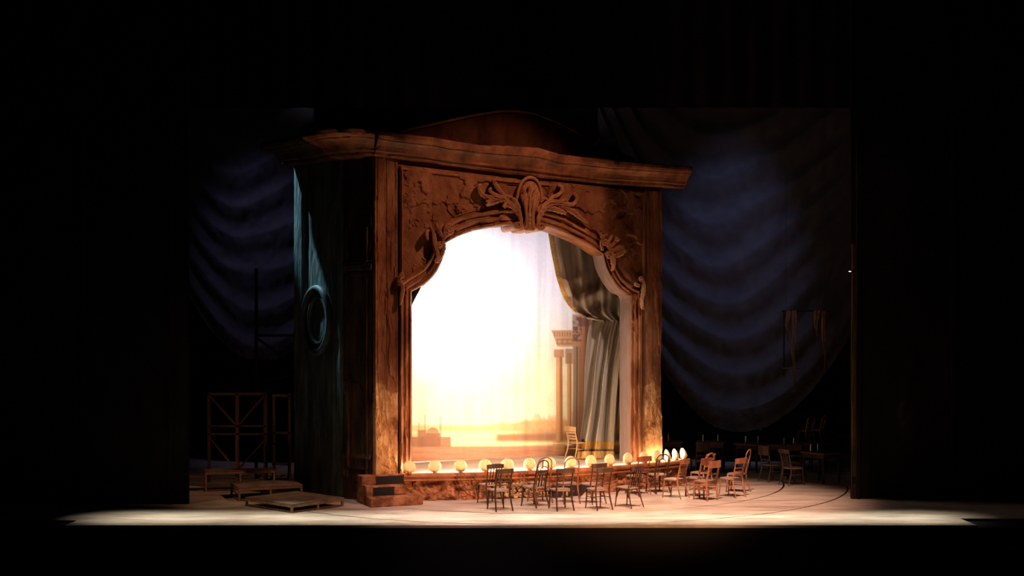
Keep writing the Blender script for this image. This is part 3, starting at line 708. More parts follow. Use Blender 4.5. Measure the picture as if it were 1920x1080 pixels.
# ------------------------------------------------------------------ gathered curtain inside the arch
cur = thing('stage_curtain', 'olive grey swagged curtain tied back with gold edging and fringe', 'curtain', (OX, OY, 0), TH)
EDGE = [(415, 1027), (433, 1031), (470, 1037), (500, 1043), (520, 1047), (545, 1055), (560, 1061), (575, 1069), (585, 1078), (592, 1092), (597, 1106), (603, 1110), (612, 1106), (625, 1102), (650, 1099), (690, 1096), (730, 1095), (770, 1094), (800, 1091), (820, 1088), (840, 1086), (858, 1085)]
RGT = [(415, 1200), (560, 1196), (600, 1184), (700, 1168), (800, 1156), (858, 1150)]
VCU = 1.05
def cur_pt(s, y, extra=0):
    l = interp(EDGE, y); r = interp(RGT, y)
    g = s
    up = 1-sstep(560, 610, y)
    x = l+(r-l)*g
    ylift = 0
    if y < 600: x = l+(r-l)*(g**(1+.25*sstep(480, 590, y)))
    amp = (.12+.08*sstep(600, 760, y))*(.55+.45*abs(math.sin(3.1*s+1)))
    ph = 2*PI*(2.9*s+.25*math.sin(3*s+y/130))+.5*fbm(s*3, y/200, 2)
    d = amp*math.sin(ph)+.04*math.sin(2.3*ph+1)
    if 500 < y < 600:                                # horizontal crush folds pulled to the tie
        wgt = sstep(500, 560, y)*(1-sstep(590, 604, y))*(1-sstep(.45, .75, s))
        d += wgt*.10*math.sin((y+ s*70-500)/7.5)-wgt*.12
    tie = math.exp(-((y-597)/16)**2); d *= 1-.55*tie
    d -= .10*tie*0
    return F(x, y, VCU+d+extra)
def cur_grid(s0, s1, y0, y1, ns, ny, extra=0, drop_=None):
    return [[cur_pt(s0+(s1-s0)*i/ns, y0+(y1-y0)*j/ny, extra) for i in range(ns+1)] for j in range(ny+1)]
b = MB(); b.grid(cur_grid(0, 1, 415, 600, 110, 110)); b.build('swag', M_curtain, cur, sm=True)
b = MB(); b.grid(cur_grid(0, 1, 599, 829, 110, 110)); b.build('fall', M_curtain, cur, sm=True)
def edge_band(x_off0, x_off1, m, name, y0, y1, dd):
    rows = []
    for j in range(91):
        y = y0+(y1-y0)*j/90; p = cur_pt(0, y); l = interp(EDGE, y); fade = 1-.65*sstep(550, y1, y)
        row = []
        for t in (0, .25, .5, .75, 1):
            q = F(l+(x_off0+(x_off1-x_off0)*t)*fade, y, p.y+dd-.03*math.sin(PI*t)); row.append(q)
        rows.append(row)
    b = MB(); b.grid(rows); return b.build(name, m, cur, sm=True)
tag(edge_band(-4, 6, M_goldb, 'gold_edging', 418, 590, -.05), 'gold braid edging'); tag(edge_band(6, 15, M_lining, 'lining_edge', 418, 580, -.045), 'white turned-back lining')
b = MB(); b.grid(cur_grid(0, 1, 828, 843, 110, 8, -.03)); tag(b.build('gold_border', M_gold, cur, sm=True), 'gold border of the hem')
b = MB(); b.grid(cur_grid(.15, 1, 842, 847, 110, 3, -.035)); tag(b.build('grey_braid', M_band, cur, sm=True), 'dark grey braid band')
for k in range(24):                                  # tassels of the fringe
    s = .02+k*.041; b = MB(); rows = []
    for j in range(6):
        y = 846+13.5*j/5; c = cur_pt(min(s, 1), y, -.05); r = .055+.02*j/5
        rows.append([(c.x+r*math.cos(2*PI*a/8), c.y+r*.7*math.sin(2*PI*a/8), max(c.z, ZP+.006)) for a in range(8)])
    b.grid(rows, True); b.add(rows[-1], [tuple(range(8))]); b.build('tassel', M_gold, cur, sm=True)
q = F(1108, 597, VCU-.12); q2 = F(1128, 600, VCU-.02); b = MB()
b.tube(smooth([q+Vector((-.03, .12, .02)), q+Vector((0, -.04, 0)), q+Vector((.10, -.05, -.02)), q2], 6), .035, 8); b.build('tieback', M_curtain, cur, sm=True)
# added unseen black cloth blocking spill from the lamps behind the backdrop
mk = thing('spill_shield_cloth', 'added black cloth blocking lamp spill behind the painted backdrop', 'masking', (OX, OY, 0), TH)
b = MB(); rows = []
path = smooth([(.05, 2.6, 0), (.05, 4.5, 0), (.1, 6.7, 0), (.5, 7.0, 0), (4, 7.0, 0), (7.4, 7.0, 0), (7.6, 6.7, 0), (7.6, 4.5, 0), (7.6, 2.6, 0)], 10)
rows = [[(p.x, p.y+.03*math.sin(k*1.7), z) for k, p in enumerate(path)] for z in (.02, 4, 9.4)]
b.grid(rows); b.build('cloth', M_black, mk, sm=True)
# dark tormentor behind the left jamb
ltor = thing('side_tormentor', 'dark curved drape edge tucked behind the left jamb of the arch', 'curtain', (OX, OY, 0), TH)
rows = []
for j in range(40):
    y = 522+348*j/39; xr = interp([(522, 797), (535, 791), (550, 784), (562, 777), (575, 771), (600, 766), (870, 762)], y)
    rows.append([F(735+(xr-735)*i/16, y, .85+.03*math.sin(i*1.3)) for i in range(17)])
b = MB(); b.grid(rows); b.build('drape', M_black, ltor, sm=True)

# ------------------------------------------------------------------ shell footlights
def make_shell(root):
    b = MB(); rows = []; nA, nR = 56, 10
    for i in range(nR+1):
        t = i/nR; row = []
        for k in range(nA+1):
            a = math.radians(-170+340*k/nA); rib = 1+.045*math.cos(13*math.radians(-170+340*k/nA)*1.5)*t
            r = .150*math.sin(t*PI/2)*rib*(1+.06*math.cos(a)); dep = -.11*math.cos(t*PI/2)*(1) + (-.018*math.cos(13*a*1.5)*t*(1-t)*1.6)
            row.append((r*math.sin(a), dep, .045+.097*t+r*math.cos(a)*.98*(.35+.65*t)))
        rows.append(row)
    b.grid(rows)
    o = b.build('shell', M_shell, root, sm=True); md = o.modifiers.new('thick', 'SOLIDIFY'); md.thickness = .008
    b = MB(); b.tube([(0, -.06, .0), (0, -.06, .02), (0, -.05, .05), (0, -.04, .07)], [.055, .05, .03, .025], 10); b.build('foot', M_mould, root, sm=True)
    b = MB(); b.ball((0, .03, .07), .026, .026, .032, 10, 6); b.build('bulb', M_bulb, root, sm=True)
SPX = [764, 815, 863, 909, 951, 992, 1030, 1069, 1107, 1142, 1176, 1206, 1231, 1249, 1264, 1279]
ordn = ['first', 'second', 'third', 'fourth', 'fifth', 'sixth', 'seventh', 'eighth']
proto = None
for i, px in enumerate(SPX):
    u = u_at_px(px, .13, ZP+.13); v = edge_v(u)+(.12 if i else .0); ang = math.atan2((u-UC), (VC-edge_v(u)))
    if i < 8: lab = f'{ordn[i]} lit scallop shell footlight from the left end of the platform lip'
    else: lab = f'{ordn[15-i]} lit scallop shell footlight from the right end of the platform lip'
    if proto is None:
        r = thing('shell_footlight', lab, 'footlight'); make_shell(r); proto = r
    else: r = copy_tree(proto); r['label'] = lab
    r['group'] = 'shell footlights along the platform lip'
    r.location = L2W(u, v, ZP); r.rotation_euler = (0, 0, TH+ang+(math.radians(62) if i > 12 else 0))
    l = bpy.data.lights.new('footlight_lamp', 'POINT'); l.energy = 8 if i == 0 else 24 if i == 1 else 45 if px < 1060 else 24 if px < 1100 else 7 if px < 1160 else .35 if px < 1245 else 1; l.color = (1, .68, .40); l.shadow_soft_size = .03
    lo = bpy.data.objects.new('footlight_lamp', l); C.objects.link(lo); lo.parent = r; lo.location = (0, .035, .16)

# ------------------------------------------------------------------ chairs
def seat_bm(w_=.42, d=.42, z=.455, th=.035, front=.03):
    P = []; n = 28
    for k in range(n):
        a = 2*PI*k/n; c, s = math.cos(a), math.sin(a); e = .55
        x = (abs(c)**e)*(1 if c > 0 else -1)*w_/2; y = (abs(s)**e)*(1 if s > 0 else -1)*d/2
        x *= 1+.08*(y/(d/2)); P.append((x, y))
    rows = [[(x*.9, y*.9, z-th) for x, y in P], [(x, y, z-th*.8) for x, y in P], [(x, y, z-.006) for x, y in P], [(x*.96, y*.96, z) for x, y in P], [(x*.5, y*.5, z-.006) for x, y in P]]
    b = MB(); b.grid(rows, True); b.add(rows[-1], [tuple(range(n))]); b.add(rows[0], [tuple(range(n-1, -1, -1))]); return b
def curved_bar(x0, x1, y, z0, z1, bow, th=.018, n=10, crown=0):
    rows = []
    for k in range(n+1):
        t = k/n; x = x0+(x1-x0)*t; yy = y-bow*(1-(2*t-1)**2); cz = crown*(1-(2*t-1)**2)
        rows.append([(x, yy-th/2, z0), (x, yy+th/2, z0), (x, yy+th/2, z1+cz), (x, yy-th/2, z1+cz)])
    b = MB(); b.grid(rows, True); b.add(rows[0], [(0, 1, 2, 3)]); b.add(rows[-1], [(3, 2, 1, 0)]); return b
def by(z): return -.185-.11*max(0, (z-.46)/.45)          # back rake
def make_chair(kind, m, seat_m, top=.90):
    r = thing('bentwood_chair' if 'hoop' in kind else 'wooden_chair', 'x', 'chair')
    seat_bm().build('seat', seat_m, r, sm=False)
    rnd = 'hoop' in kind; n = 8 if rnd else 4
    for s in (-1, 1):
        b = MB()
        if kind == 'frame': b.tube([(s*.185, .185, 0), (s*.18, .18, .2), (s*.178, .175, .43)], [.024, .026, .028], 4)
        else: b.tube([(s*.195, .205, 0), (s*.184, .188, .15), (s*.178, .172, .32), (s*.176, .165, .43)], [.015, .018, .022, .024], n)
        b.build('front_leg', m, r, sm=rnd)
    hoopz = top-.16
    for s in (-1, 1):
        pts = [(s*.20, -.30, 0), (s*.188, -.245, .15), (s*.178, -.20, .32), (s*.174, -.187, .45), (s*.172, by(.6), .6), (s*.176, by(.75), .75)]
        if kind == 'frame': pts = [(s*.19, -.22, 0), (s*.185, -.20, .2), (s*.18, -.19, .45), (s*.18, by(.7), .7)]
        R = [.016, .019, .021, .022, .019, .017][:len(pts)]
        if kind == 'frame': R = [.024, .027, .030, .028]
        if rnd: pts.append((s*.172, by(hoopz), hoopz)); R.append(.014)
        else: pts.append((s*.182, by(top-.03), top-.03)); R.append(R[-1])
        b = MB(); b.tube(smooth(pts, 3), [x.x for x in smooth([(q, 0, 0) for q in R], 3)], n); b.build('back_leg', m, r, sm=rnd)
    def rail(z0, z1, ext=0, bow=.035, th=.02, crown=0, name='top_rail'):
        b = curved_bar(-.185-ext, .185+ext, by((z0+z1)/2)-.006, z0, z1, bow, th, crown=crown); return b.build(name, m, r)
    if kind == 'ladder':
        rail(top-.10, top, .028, .03, .026, .0)
        for z in (.56, .635, .71): rail(z, z+.024, 0, .03, .014, name='slat')
    elif kind == 'ladder_wide':
        rail(top-.115, top, .03, .03, .026, .01)
        for z in (.53, .60, .685): rail(z, z+.042, 0, .03, .014, name='slat')
    elif kind in ('spindle', 'apron'):
        rail(top-.10, top-.012, .03, .03, .026, .018)
        for k in range(4):
            x = -.105+.07*k; b = MB(); b.bar((x, by(.46), .45), (x, by(top-.07)-.025, top-.07), .028, .012, up=(1, 0, 0)); b.build('spindle', m, r)
        if kind == 'apron':
            for pa, pb in (((-.18, .17), (.18, .17)), ((-.175, -.19), (-.18, .17)), ((.175, -.19), (.18, .17)), ((-.175, -.19), (.175, -.19))):
                pts = [Vector((pa[0]+(pb[0]-pa[0])*t, pa[1]+(pb[1]-pa[1])*t, .22+.2*math.sin(PI*t)**.55)) for t in [k/12 for k in range(13)]]
                b = MB(); b.tube(pts, .014, 6); b.build('arched_bracket', m, r, sm=True)
    elif kind == 'frame':
        rail(top-.16, top, .02, .02, .03); rail(.60, .645, 0, .02, .02, name='slat')
        b = MB(); b.box((-.17, .15, .34), (.17, .175, .42)); b.box((-.17, -.2, .34), (.17, -.175, .42)); b.box((-.19, -.18, .34), (-.165, .17, .42)); b.box((.165, -.18, .34), (.19, .17, .42)); b.build('apron', m, r)
    elif kind == 'panel':
        rail(.70, top, .02, .03, .02); rail(.56, .60, 0, .02, .016, name='slat')
    elif kind == 'shield':
        rail(.60, .64, 0, .02, .018, name='slat')
        pts = [(-.19, by(.76), .76)]+[(-.19*math.cos(PI*t/10), by(.76+.17*math.sin(PI*t/10)), .78+.15*math.sin(PI*t/10)) for t in range(11)]+[(.19, by(.76), .76)]
        b = MB(); b.tube(pts, .026, 6); b.build('top_rail', m, r)
        rail(.765, .81, 0, .02, .018, name='slat')
        b = curved_bar(-.06, .06, by(.70), .46, .78, .005, .014); b.build('splat', m, r)
    if rnd:
        pts = [(-.172, by(hoopz), hoopz)]+[(-.172*math.cos(PI*t/16), by(hoopz+.16*math.sin(PI*t/16)), hoopz+.16*math.sin(PI*t/16)**.8) for t in range(1, 16)]+[(.172, by(hoopz), hoopz)]
        b = MB(); b.tube(pts, .014, 8); b.build('hoop', m, r, sm=True)
        if kind == 'hoop_spindle':
            rail(.775, .83, .0, .02, .02, name='slat')
            for cx in (-.085, .0, .085):
                b = MB(); pts = [(cx-.03, by(.46), .45), (cx-.034, by(.66), .66), (cx-.02, by(.76), .765), (cx, by(.78), .78), (cx+.02, by(.76), .765), (cx+.034, by(.66), .66), (cx+.03, by(.46), .45)]
                b.tube(smooth(pts, 3), .009, 6); b.build('loop', m, r, sm=True)
            b = MB(); b.tube([(0, by(.83), .83), (0, by(.94), top-.01)], .009, 6); b.build('loop', m, r, sm=True)
        elif kind == 'hoop_ladder':
            for z in (.60, .70, .80): rail(z, z+.02, -.015, .03, .012, .02, name='slat')
        else:
            pts = [(-.09, by(.46), .45), (-.10, by(.65), .65)]+[(-.10*math.cos(PI*t/8), by(.75), .74+.10*math.sin(PI*t/8)) for t in range(9)]+[(.10, by(.65), .65), (.09, by(.46), .45)]
            b = MB(); b.tube(smooth(pts, 2), .011, 6); b.build('inner_hoop', m, r, sm=True)
        pts = [(.14*math.cos(2*PI*k/24), .02+.15*math.sin(2*PI*k/24), .27) for k in range(24)]
        b = MB(); b.tube([(p[0]*1.2, p[1]*1.15, p[2]) for p in pts], .009, 6, closed=True); b.build('ring_stretcher', m, r, sm=True)
    else:
        zs = .24 if kind != 'apron' else .16
        if kind != 'apron':
            for a_, c_ in (((-.18, .18, zs+.03), (-.185, -.22, zs+.03)), ((.18, .18, zs+.03), (.185, -.22, zs+.03)), ((-.184, -.02, zs+.03), (.184, -.02, zs+.03))):
                b = MB(); b.tube([a_, c_], .010, 6); b.build('stretcher', m, r)
    return r
protos = {}
def chair(kind, mk, px, py, deg, label, z=0, group=None, top=.93, s=1.0, dy=0, seat=None):
    M_ = dict(k=M_chairk, r=M_chairr, o=M_chairo, p=M_chairp, d=M_chaird)[mk]; S_ = seat or (M_seat if mk != 'p' else M_chairp)
    key_ = (kind, mk, top)
    if key_ not in protos: protos[key_] = r = make_chair(kind, M_, S_, top)
    else: r = copy_tree(protos[key_])
    p = floor_pt(px, py, z) if not isinstance(px, Vector) else px
    r.location = p; r.rotation_euler = (0, 0, math.radians(deg)); r.scale = (s, s, s)
    r['label'] = label; r['category'] = 'chair'
    r['group'] = group or 'loose chairs in front of the inner stage'
    return r
chair('ladder', 'k', 936, 956, 24, 'dark ladder-back chair nearest the audience at the left end of the group')
chair('spindle', 'k', 917, 944, 30, 'dark spindle-back chair partly behind the leftmost ladder-back chair')
chair('hoop_spindle', 'k', 1001, 949, 42, 'dark bentwood chair with hoop and looped spindles, second along the front row', top=1.05)
chair('hoop', 'r', 1011, 941, 26, 'reddish bentwood hoop chair directly behind the looped-spindle chair', top=1.05)
chair('ladder', 'k', 1051, 955, 20, 'dark ladder-back chair standing before the black prompt box')
chair('hoop_ladder', 'r', 1064, 942, 18, 'thin reddish bentwood chair with hoop and curved rails behind the middle ladder-back', top=1.05)
chair('ladder', 'k', 1109, 943, 34, 'dark ladder-back chair half hidden, at right of the prompt box')
chair('ladder', 'k', 1121, 954, 28, 'dark ladder-back chair, third of the front row ladder-backs from the left')
chair('apron', 'k', 1177, 950, 42, 'black chair with vertical slats and arched apron brackets')
chair('ladder_wide', 'r', 1194, 926, 34, 'reddish chair close to the plinth behind the black slatted chair')
chair('hoop', 'k', 1232, 923, 24, 'thin dark bentwood hoop chair close to the right end of the plinth', top=.96)
chair('ladder_wide', 'o', 1264, 933, 52, 'orange-lit brown ladder-back chair, leftmost of the right hand cluster')
chair('frame', 'r', 1306, 930, 46, 'square-framed reddish chair in the middle of the right hand cluster')
chair('shield', 'o', 1314, 919, 48, 'chair with a rounded pierced top at the back of the right hand cluster', top=.95)
chair('frame', 'o', 1322, 937, 42, 'square-framed orange-lit brown chair at the front of the right hand cluster')
chair('ladder_wide', 'o', 1370, 931, 44, 'orange-lit brown ladder-back chair at the right of the square-framed chair')
chair('hoop', 'o', 1381, 922, 62, 'bentwood hoop chair at the right edge of the cluster', top=1.05)
chair('panel', 'd', 1447, 902, -62, 'dim chair with solid upper back panel at the table, farther left', group='chairs at the candle tables', top=.95)
chair('spindle', 'd', 1487, 909, -66, 'dim slat-back chair pulled up to the nearest candle table', group='chairs at the candle tables')
chair('frame', 'k', Vector((7.68, 31.75, 0)), 0, -20, 'dark square-backed chair between the two nearest candle tables', group='chairs at the candle tables')
chair('panel', 'k', 1312, 893, 10, 'barely visible dark chair in the gloom by the far left tables', group='chairs at the candle tables')
chair('ladder_wide', 'p', 1084, 861, -52, 'pale bare-wood chair standing on the inner stage beside the curtain', z=ZP, group='chair on the inner stage', top=.86)

# ------------------------------------------------------------------ tables with candles
def make_table():
    t = thing('wooden_table', 'x', 'table')
    b = MB(); b.box((-.42, -.36, .765), (.42, .36, .80), bev=.008); b.build('table_top', M_cloth2, t)
    b = MB(); b.box((-.37, -.31, .65), (.37, .31, .765)); b.build('apron', M_table, t)
    for x in (-.35, .35):
        for y in (-.29, .29):
            b = MB(); b.tube([(x, y, 0), (x, y, .3), (x, y, .66)], [.022, .03, .038], 8); b.build('leg', M_table, t, sm=True)
    return t
def top_pt(px, py): return floor_pt(px, py, .80)
tables = [((8.12, 30.8), -58, 'nearest candle table at the right edge of the lit floor'), ((7.65, 32.75), -66, 'second candle table behind the slat-back chair'),
          ((6.85, 33.35), -50, 'third candle table, deep in shadow under the blue swag'), ((5.75, 33.9), -15, 'fourth candle table, behind the right hand chair cluster'), ((4.55, 34.1), -8, 'farthest candle table, close to the portal edge'), ((8.55, 33.6), -60, 'dark table behind the nearest ones carrying two hoop chairs')]
tp = None
for (x, y), a, lab in tables:
    if tp is None: tp = r = make_table()
    else: r = copy_tree(tp)
    r.location = (x, y, 0); r.rotation_euler = (0, 0, math.radians(a)); r['label'] = lab; r['category'] = 'table'; r['group'] = 'candle tables along the dark side of the stage'
cands = [(1470, 838, 1, 'left candle on the second candle table'), (1488, 840, 1, 'right candle on the second candle table'), (1520, 844, 0, 'left candle on the nearest candle table'), (1533, 846, 0, 'right candle on the nearest candle table'),
         (1398, 832, 2, 'left candle on the third candle table'), (1421, 834, 2, 'right candle on the third candle table'), (1318, 829, 3, 'left candle on the fourth candle table'), (1346, 831, 3, 'right candle on the fourth candle table'), (1253, 827, 4, 'single candle on the farthest table by the portal edge')]
cp_ = None
for px, py, ti, lab in cands:
    c = Vector((*tables[ti][0], .80)); rr = (px-960)/FPX; Y = c.y; X = rr*Y
    if abs(X-c.x) > .3: Y = c.y
    if cp_ is None:
        r = thing('candle', lab, 'candle'); b = MB(); b.tube([(0, 0, .012), (0, 0, .1), (.003, 0, .205)], [.021, .019, .016], 10); b.build('wax', M_wax, r, sm=True)
        b = MB(); b.tube([(.003, 0, .205), (.004, 0, .225)], .003, 5); b.build('wick', M_iron, r)
        b = MB(); b.tube([(0, 0, 0), (0, 0, .012)], .04, 12); b.build('saucer', M_table, r); cp_ = r
    else: r = copy_tree(cp_); r['label'] = lab
    r['group'] = 'unlit candles on the tables'; r['category'] = 'candle'
    X = min(max(X, c.x-.28), c.x+.28); r.location = (X, Y+.0, .80)
for k, (dx, lab) in enumerate(((-.18, 'faint hoop chair set on the dark back table, left one'), (.22, 'faint hoop chair set on the dark back table, right one'))):
    chair('hoop', 'r', Vector((8.55+dx*1.0, 33.6+dx*.9, .80)), 0, 30+25*k, lab, group='chairs put up on the back table', top=.96, s=.8)

# ------------------------------------------------------------------ swagged cloths
def swag(name, label, x0, x1, xc, kl, kr, ytop, ybot, Y, nf, seed):
    r = thing(name, label, 'drape', (at_y(xc, 640, Y).x, Y, 0)); o0 = r.location; NXs, NT = 110, 230; rows = []
    for j in range(NT+1):
        t = j/NT; row = []
        for i in range(NXs+1):
            x = x0+(x1-x0)*i/NXs; k = kl if x < xc else kr; xcc = xc-40*(1-t)
            sag = k*(x-xcc)**2; y = ytop+(ybot-ytop)*t-sag*(.46+.54*t)
            wv = fbm(x/230, t*2.0, seed, 2)
            ph = 2*PI*nf*(t**1.1)+3.4*wv+.6*math.sin(x/110+seed)
            a = .23+.14*fbm(x/120, t*3, seed+5, 2); tri = abs(((ph/(2*PI)) % 1)*2-1)
            d = -a*(.6*tri**1.6+.4*math.sin(ph)*.5)-.5*t*(1-((x-xcc)/(x1-x0))**2)*.6
            p = at_y(x, y, Y); row.append((p.x-o0.x, d+.03*fbm(x/14, t*30, seed, 2), p.z))
        rows.append(row)
    cut = int(NT*.955); b = MB(); b.grid(rows[:cut+1]); b.build('swag_cloth', M_swag, r, sm=True)
    hem = rows[cut:]
    for i, q in enumerate(hem[-1]): hem[-1][i] = (q[0], q[1], q[2]-.10*abs(fbm(q[0]*5, 1, seed, 3)))
    b = MB(); b.grid(hem); tag(b.build('tattered_hem', M_swagb, r, sm=True), 'frayed brownish lower border')
    return r
swag('swagged_cloth', 'great blue-lit swagged cloth hanging right of the portal', 1120, 1640, 1380, .0060, .0041, -80, 808, 36.0, 11.5, 2.0)
swag('swagged_cloth', 'dim violet swagged cloth hanging left of the portal', 345, 590, 490, .0069, .0042, -60, 674, 35.0, 10.5, 6.0)
bo = thing('shade_border_cloth', 'wide black cloth added for the darkness above the portal and the swags', 'masking', (0, 29.75, 0))  # added to cover the swag tops and keep light off them
b = MB(); b.grid([[(-15.5+32*k/240, .05*math.sin(k*1.3), z) for k in range(241)] for z in (9.62, 12, 16)]); b.build('cloth', M_black, bo, sm=True)
# hanging rail with rags in front of the right swag
Yh = 34.6
hg = thing('hanging_rail', 'thin hanging frame with two faded rags before the right swag', 'hanging', (at_y(1510, 600, Yh).x, Yh, 0)); hx = hg.location.x
def hp(px, py, dy=0): p = at_y(px, py, Yh); return (p.x-hx, dy, p.z)
b = MB(); b.tube([hp(1466, 583), hp(1556, 583)], .025, 6); b.build('top_bar', M_iron, hg)
b = MB(); b.tube([hp(1470, 583), hp(1470, 706)], .02, 6); b.build('side_bar', M_iron, hg)
b = MB(); b.tube([hp(1468, 691), hp(1500, 690)], .025, 6); b.build('cross_bar', M_chairr, hg)
for px, wpx, y1, sd in ((1476, 10, 640, 1), (1488, 11, 735, 2), (1530, 15, 630, 3), (1544, 9, 700, 4)):
    rows = []
    for j in range(30):
        t = j/29; y = 582+(y1-582)*t; ww = wpx*(1-.65*t)*(.8+.35*fbm(t*4, sd, 1)); rows.append([hp(px+3*fbm(t*3, sd*3, 5)+ww*(i/6-.5), y, -.06+.05*math.sin(i*1.9+t*5)) for i in range(7)])
    b = MB(); b.grid(rows); b.build('rag', M_rag, hg, sm=True)
b = MB(); p0 = at_y(1470, 583, Yh); b.tube([(p0.x-hx+.05, 0, p0.z), (p0.x-hx+.05, 0, 15)], .004, 5); p0 = at_y(1550, 583, Yh); b.tube([(p0.x-hx-.05, 0, p0.z), (p0.x-hx-.05, 0, 15)], .004, 5); b.build('hanging_wire', M_iron, hg)

# ------------------------------------------------------------------ masking flats at both sides
def flat(name, label, x0, x1, Y, zt, poles, m):
    r = thing(name, label, 'stage flat', ((x0+x1)/2, Y, 0)); cx = (x0+x1)/2
    rows = []
    for j in range(81):
        z = zt*j/80; rows.append([(x0-cx+(x1-x0)*i/60, .035*fbm((x0+(x1-x0)*i/60)*1.3, z*1.1, Y, 5), z) for i in range(61)])
    b = MB(); b.grid(rows); b.build('painted_panel', m, r)
    b = MB(); b.box((x0-cx, .05, 0), (x1-cx, .12, zt)); b.build('backing', M_black, r)
    for px in poles:
        b = MB(); b.box((px-cx-.05, -.06, 0), (px-cx+.05, -.0, zt*.62), bev=.01); b.build('batten', m, r)
    return r
flat('wing_flat', 'dark painted wing flat at the left side of the stage', -15.5, -7.36, 26.65, 14, (-9.75, -7.75), M_flat)
rf = flat('wing_flat', 'dark wing flat at the right side of the stage with a lit floor edge', 7.98, 16.5, 27.55, 14, (8.12, 10.35), M_flat)
b = MB(); b.box((-4.26, -.02, 0), (-4.10, .12, 6), bev=.02); b.build('edge_post', M_dark, rf)
lp_ = thing('small_lamp', 'tiny lit lamp on the edge of the right wing flat', 'lamp', (at_y(1597, 509, 27.4).x, 27.4, at_y(1597, 509, 27.4).z))
b = MB(); b.tube([(-.02, 0, 0), (.05, .03, .0), (.10, .17, .0)], .02, 8); b.build('lamp_body', M_iron, lp_)
b = MB(); b.ball((-.045, -.01, 0), .03, .02, .009, 8, 6); b.build('lamp_lens', M_lamp, lp_)

# ------------------------------------------------------------------ left wing: risers, timber frame, scaffold
def riser(px, py, z, ang, L, D, label, nm='step_riser'):
    p = floor_pt(px, py, z); r = thing(nm, label, 'riser', (p.x, p.y, 0), math.radians(ang), 'wooden step risers in the left wing')
    b = MB(); b.box((0, 0, z-.03), (L, D, z), bev=.006); b.build('plywood_top', M_ply, r)
    for nme, lo, hi in (('front_rail', (0, 0, z-.085), (L, .035, z-.03)), ('back_rail', (0, D-.035, z-.085), (L, D, z-.03)), ('side_rail', (0, .035, z-.085), (.035, D-.035, z-.03)), ('side_rail', (L-.035, .035, z-.085), (L, D-.035, z-.03))):
        b = MB(); b.box(lo, hi, bev=.005); b.build(nme, M_timber, r)
    nl = max(2, int(L/.65)+1)
    for k in range(nl):
        x = (L-.05)*k/(nl-1)
        for y in (0.002, D-.052):
            b = MB(); b.box((x, y, 0), (x+.05, y+.05, z-.085), bev=.005); b.build('leg', M_timber, r)
    for nme, lo, hi in (('foot_rail', (.05, .004, .0), (L-.05, .04, .045)), ('foot_rail', (.004, .06, .0), (.04, D-.06, .045))):
        b = MB(); b.box(lo, hi, bev=.004); b.build(nme, M_timberd, r)
    return r
riser(547, 945, .20, 48, 1.45, 1.7, 'lowest plywood riser nearest the audience, on the lit floor edge')
riser(447, 914, .32, 23, 1.5, 1.1, 'middle plywood riser between the lowest and the highest one')
riser(384, 884, .50, 15.5, 1.7, .5, 'highest plywood riser at the back of the left steps')
Yf = 30.8
fr = thing('timber_frame', 'braced bare timber frame standing in the left wing', 'frame', (at_y(445, 640, Yf).x, Yf, 0)); fx = fr.location.x
def fp(px, py): q = at_y(px, py, Yf); return Vector((q.x-fx, 0, max(q.z, .0)))
for nme, a_, c_, ww in (('stile', (392, 738), (392, 930), .08), ('stile', (445, 738), (445, 930), .10), ('stile', (498, 738), (498, 930), .10), ('rail', (390, 739), (500, 739), .07), ('rail', (390, 799), (500, 799), .05), ('rail', (390, 814), (500, 814), .05)):
    b = MB(); b.bar(fp(*a_), fp(*c_), ww, .045, up=(0, 1, 0)); b.build(nme, M_timberd, fr)
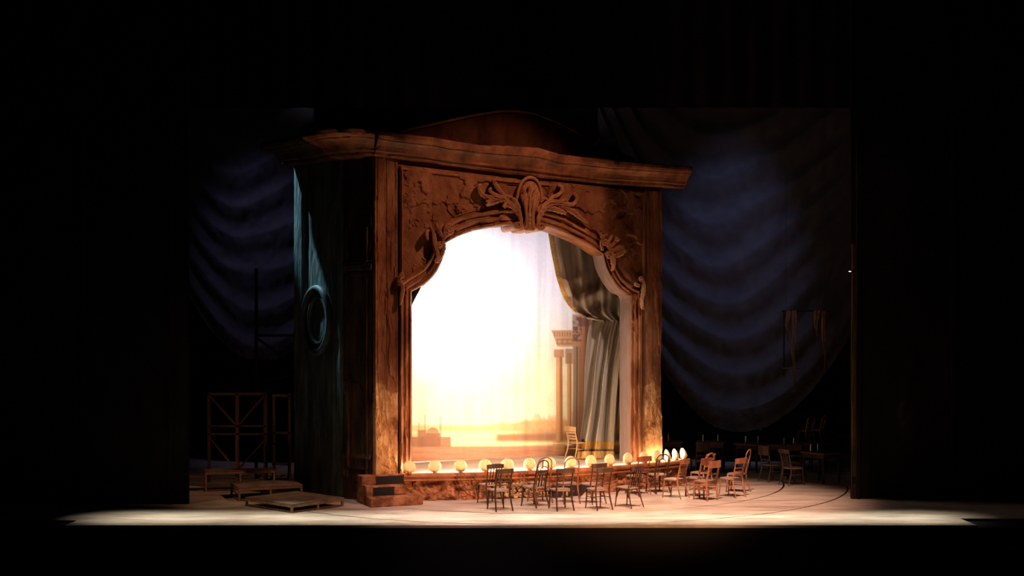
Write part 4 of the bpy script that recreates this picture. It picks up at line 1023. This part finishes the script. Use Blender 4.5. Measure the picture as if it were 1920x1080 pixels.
for a_, c_ in (((395, 744), (442, 796)), ((496, 742), (449, 796)), ((395, 822), (442, 880)), ((496, 826), (449, 878))):
    A_ = fp(*a_); A_.y -= .035; B_ = fp(*c_); B_.y -= .035; b = MB(); b.bar(A_, B_, .05, .022, up=(0, 1, 0)); b.build('brace', M_timberd, fr)
Yf2 = 31.2
f2 = thing('timber_frame', 'narrow reddish timber frame between scaffold and portal side', 'frame', (at_y(530, 640, Yf2).x, Yf2, 0)); fx2 = f2.location.x
def fp2(px, py): q = at_y(px, py, Yf2); return Vector((q.x-fx2, 0, max(q.z, 0)))
for nme, a_, c_ in (('stile', (514, 745), (514, 920)), ('stile', (543, 738), (543, 920)), ('rail', (510, 742), (546, 742)), ('rail', (510, 812), (546, 812)), ('rail', (510, 870), (546, 870))):
    b = MB(); b.bar(fp2(*a_), fp2(*c_), .07, .045, up=(0, 1, 0)); b.build(nme, M_timberd, f2)
Ys = 31.6
sf = thing('scaffold_tower', 'black steel scaffold with tall post and braces behind the portal side', 'scaffold', (at_y(480, 640, Ys).x, Ys, 0)); sx_ = sf.location.x
def sp(px, py, dy=0): q = at_y(px, py, Ys); return (q.x-sx_, dy, max(q.z, 0))
for nme, a_, c_, rr in (('post', (480.5, 503), (480.5, 912), .045), ('post', (556, 560), (556, 912), .045), ('ledger', (480, 629), (558, 629), .035), ('diagonal_brace', (483, 634), (556, 687), .03), ('diagonal_brace', (482, 718), (556, 703), .035), ('ledger', (480, 812), (556, 812), .03)):
    dy_ = 0 if 'post' in nme else -.075
    b = MB(); b.tube([sp(*a_, dy_), sp(*c_, dy_)], rr, 8); b.build(nme, M_iron, sf, sm=True)
tr = thing('equipment_trolley', 'black shape of a low trolley under the scaffold', 'trolley', (at_y(522, 640, 30.2).x, 30.2, 0), .3)
b = MB(); b.box((-.28, -.2, .1), (.28, .2, .16), bev=.02); b.build('bed', M_iron, tr)
b = MB(); b.tube([(-.27, .17, .16), (-.30, .2, 1.0), (-.27, .2, 1.06), (.27, .2, 1.06), (.30, .2, 1.0), (.27, .17, .16)], .02, 8); b.build('handle', M_iron, tr)
for x in (-.22, .22):
    for y in (-.15, .15):
        b = MB(); b.tube([(x-.02, y, .05), (x+.02, y, .05)], .05, 12); b.build('wheel', M_iron, tr)
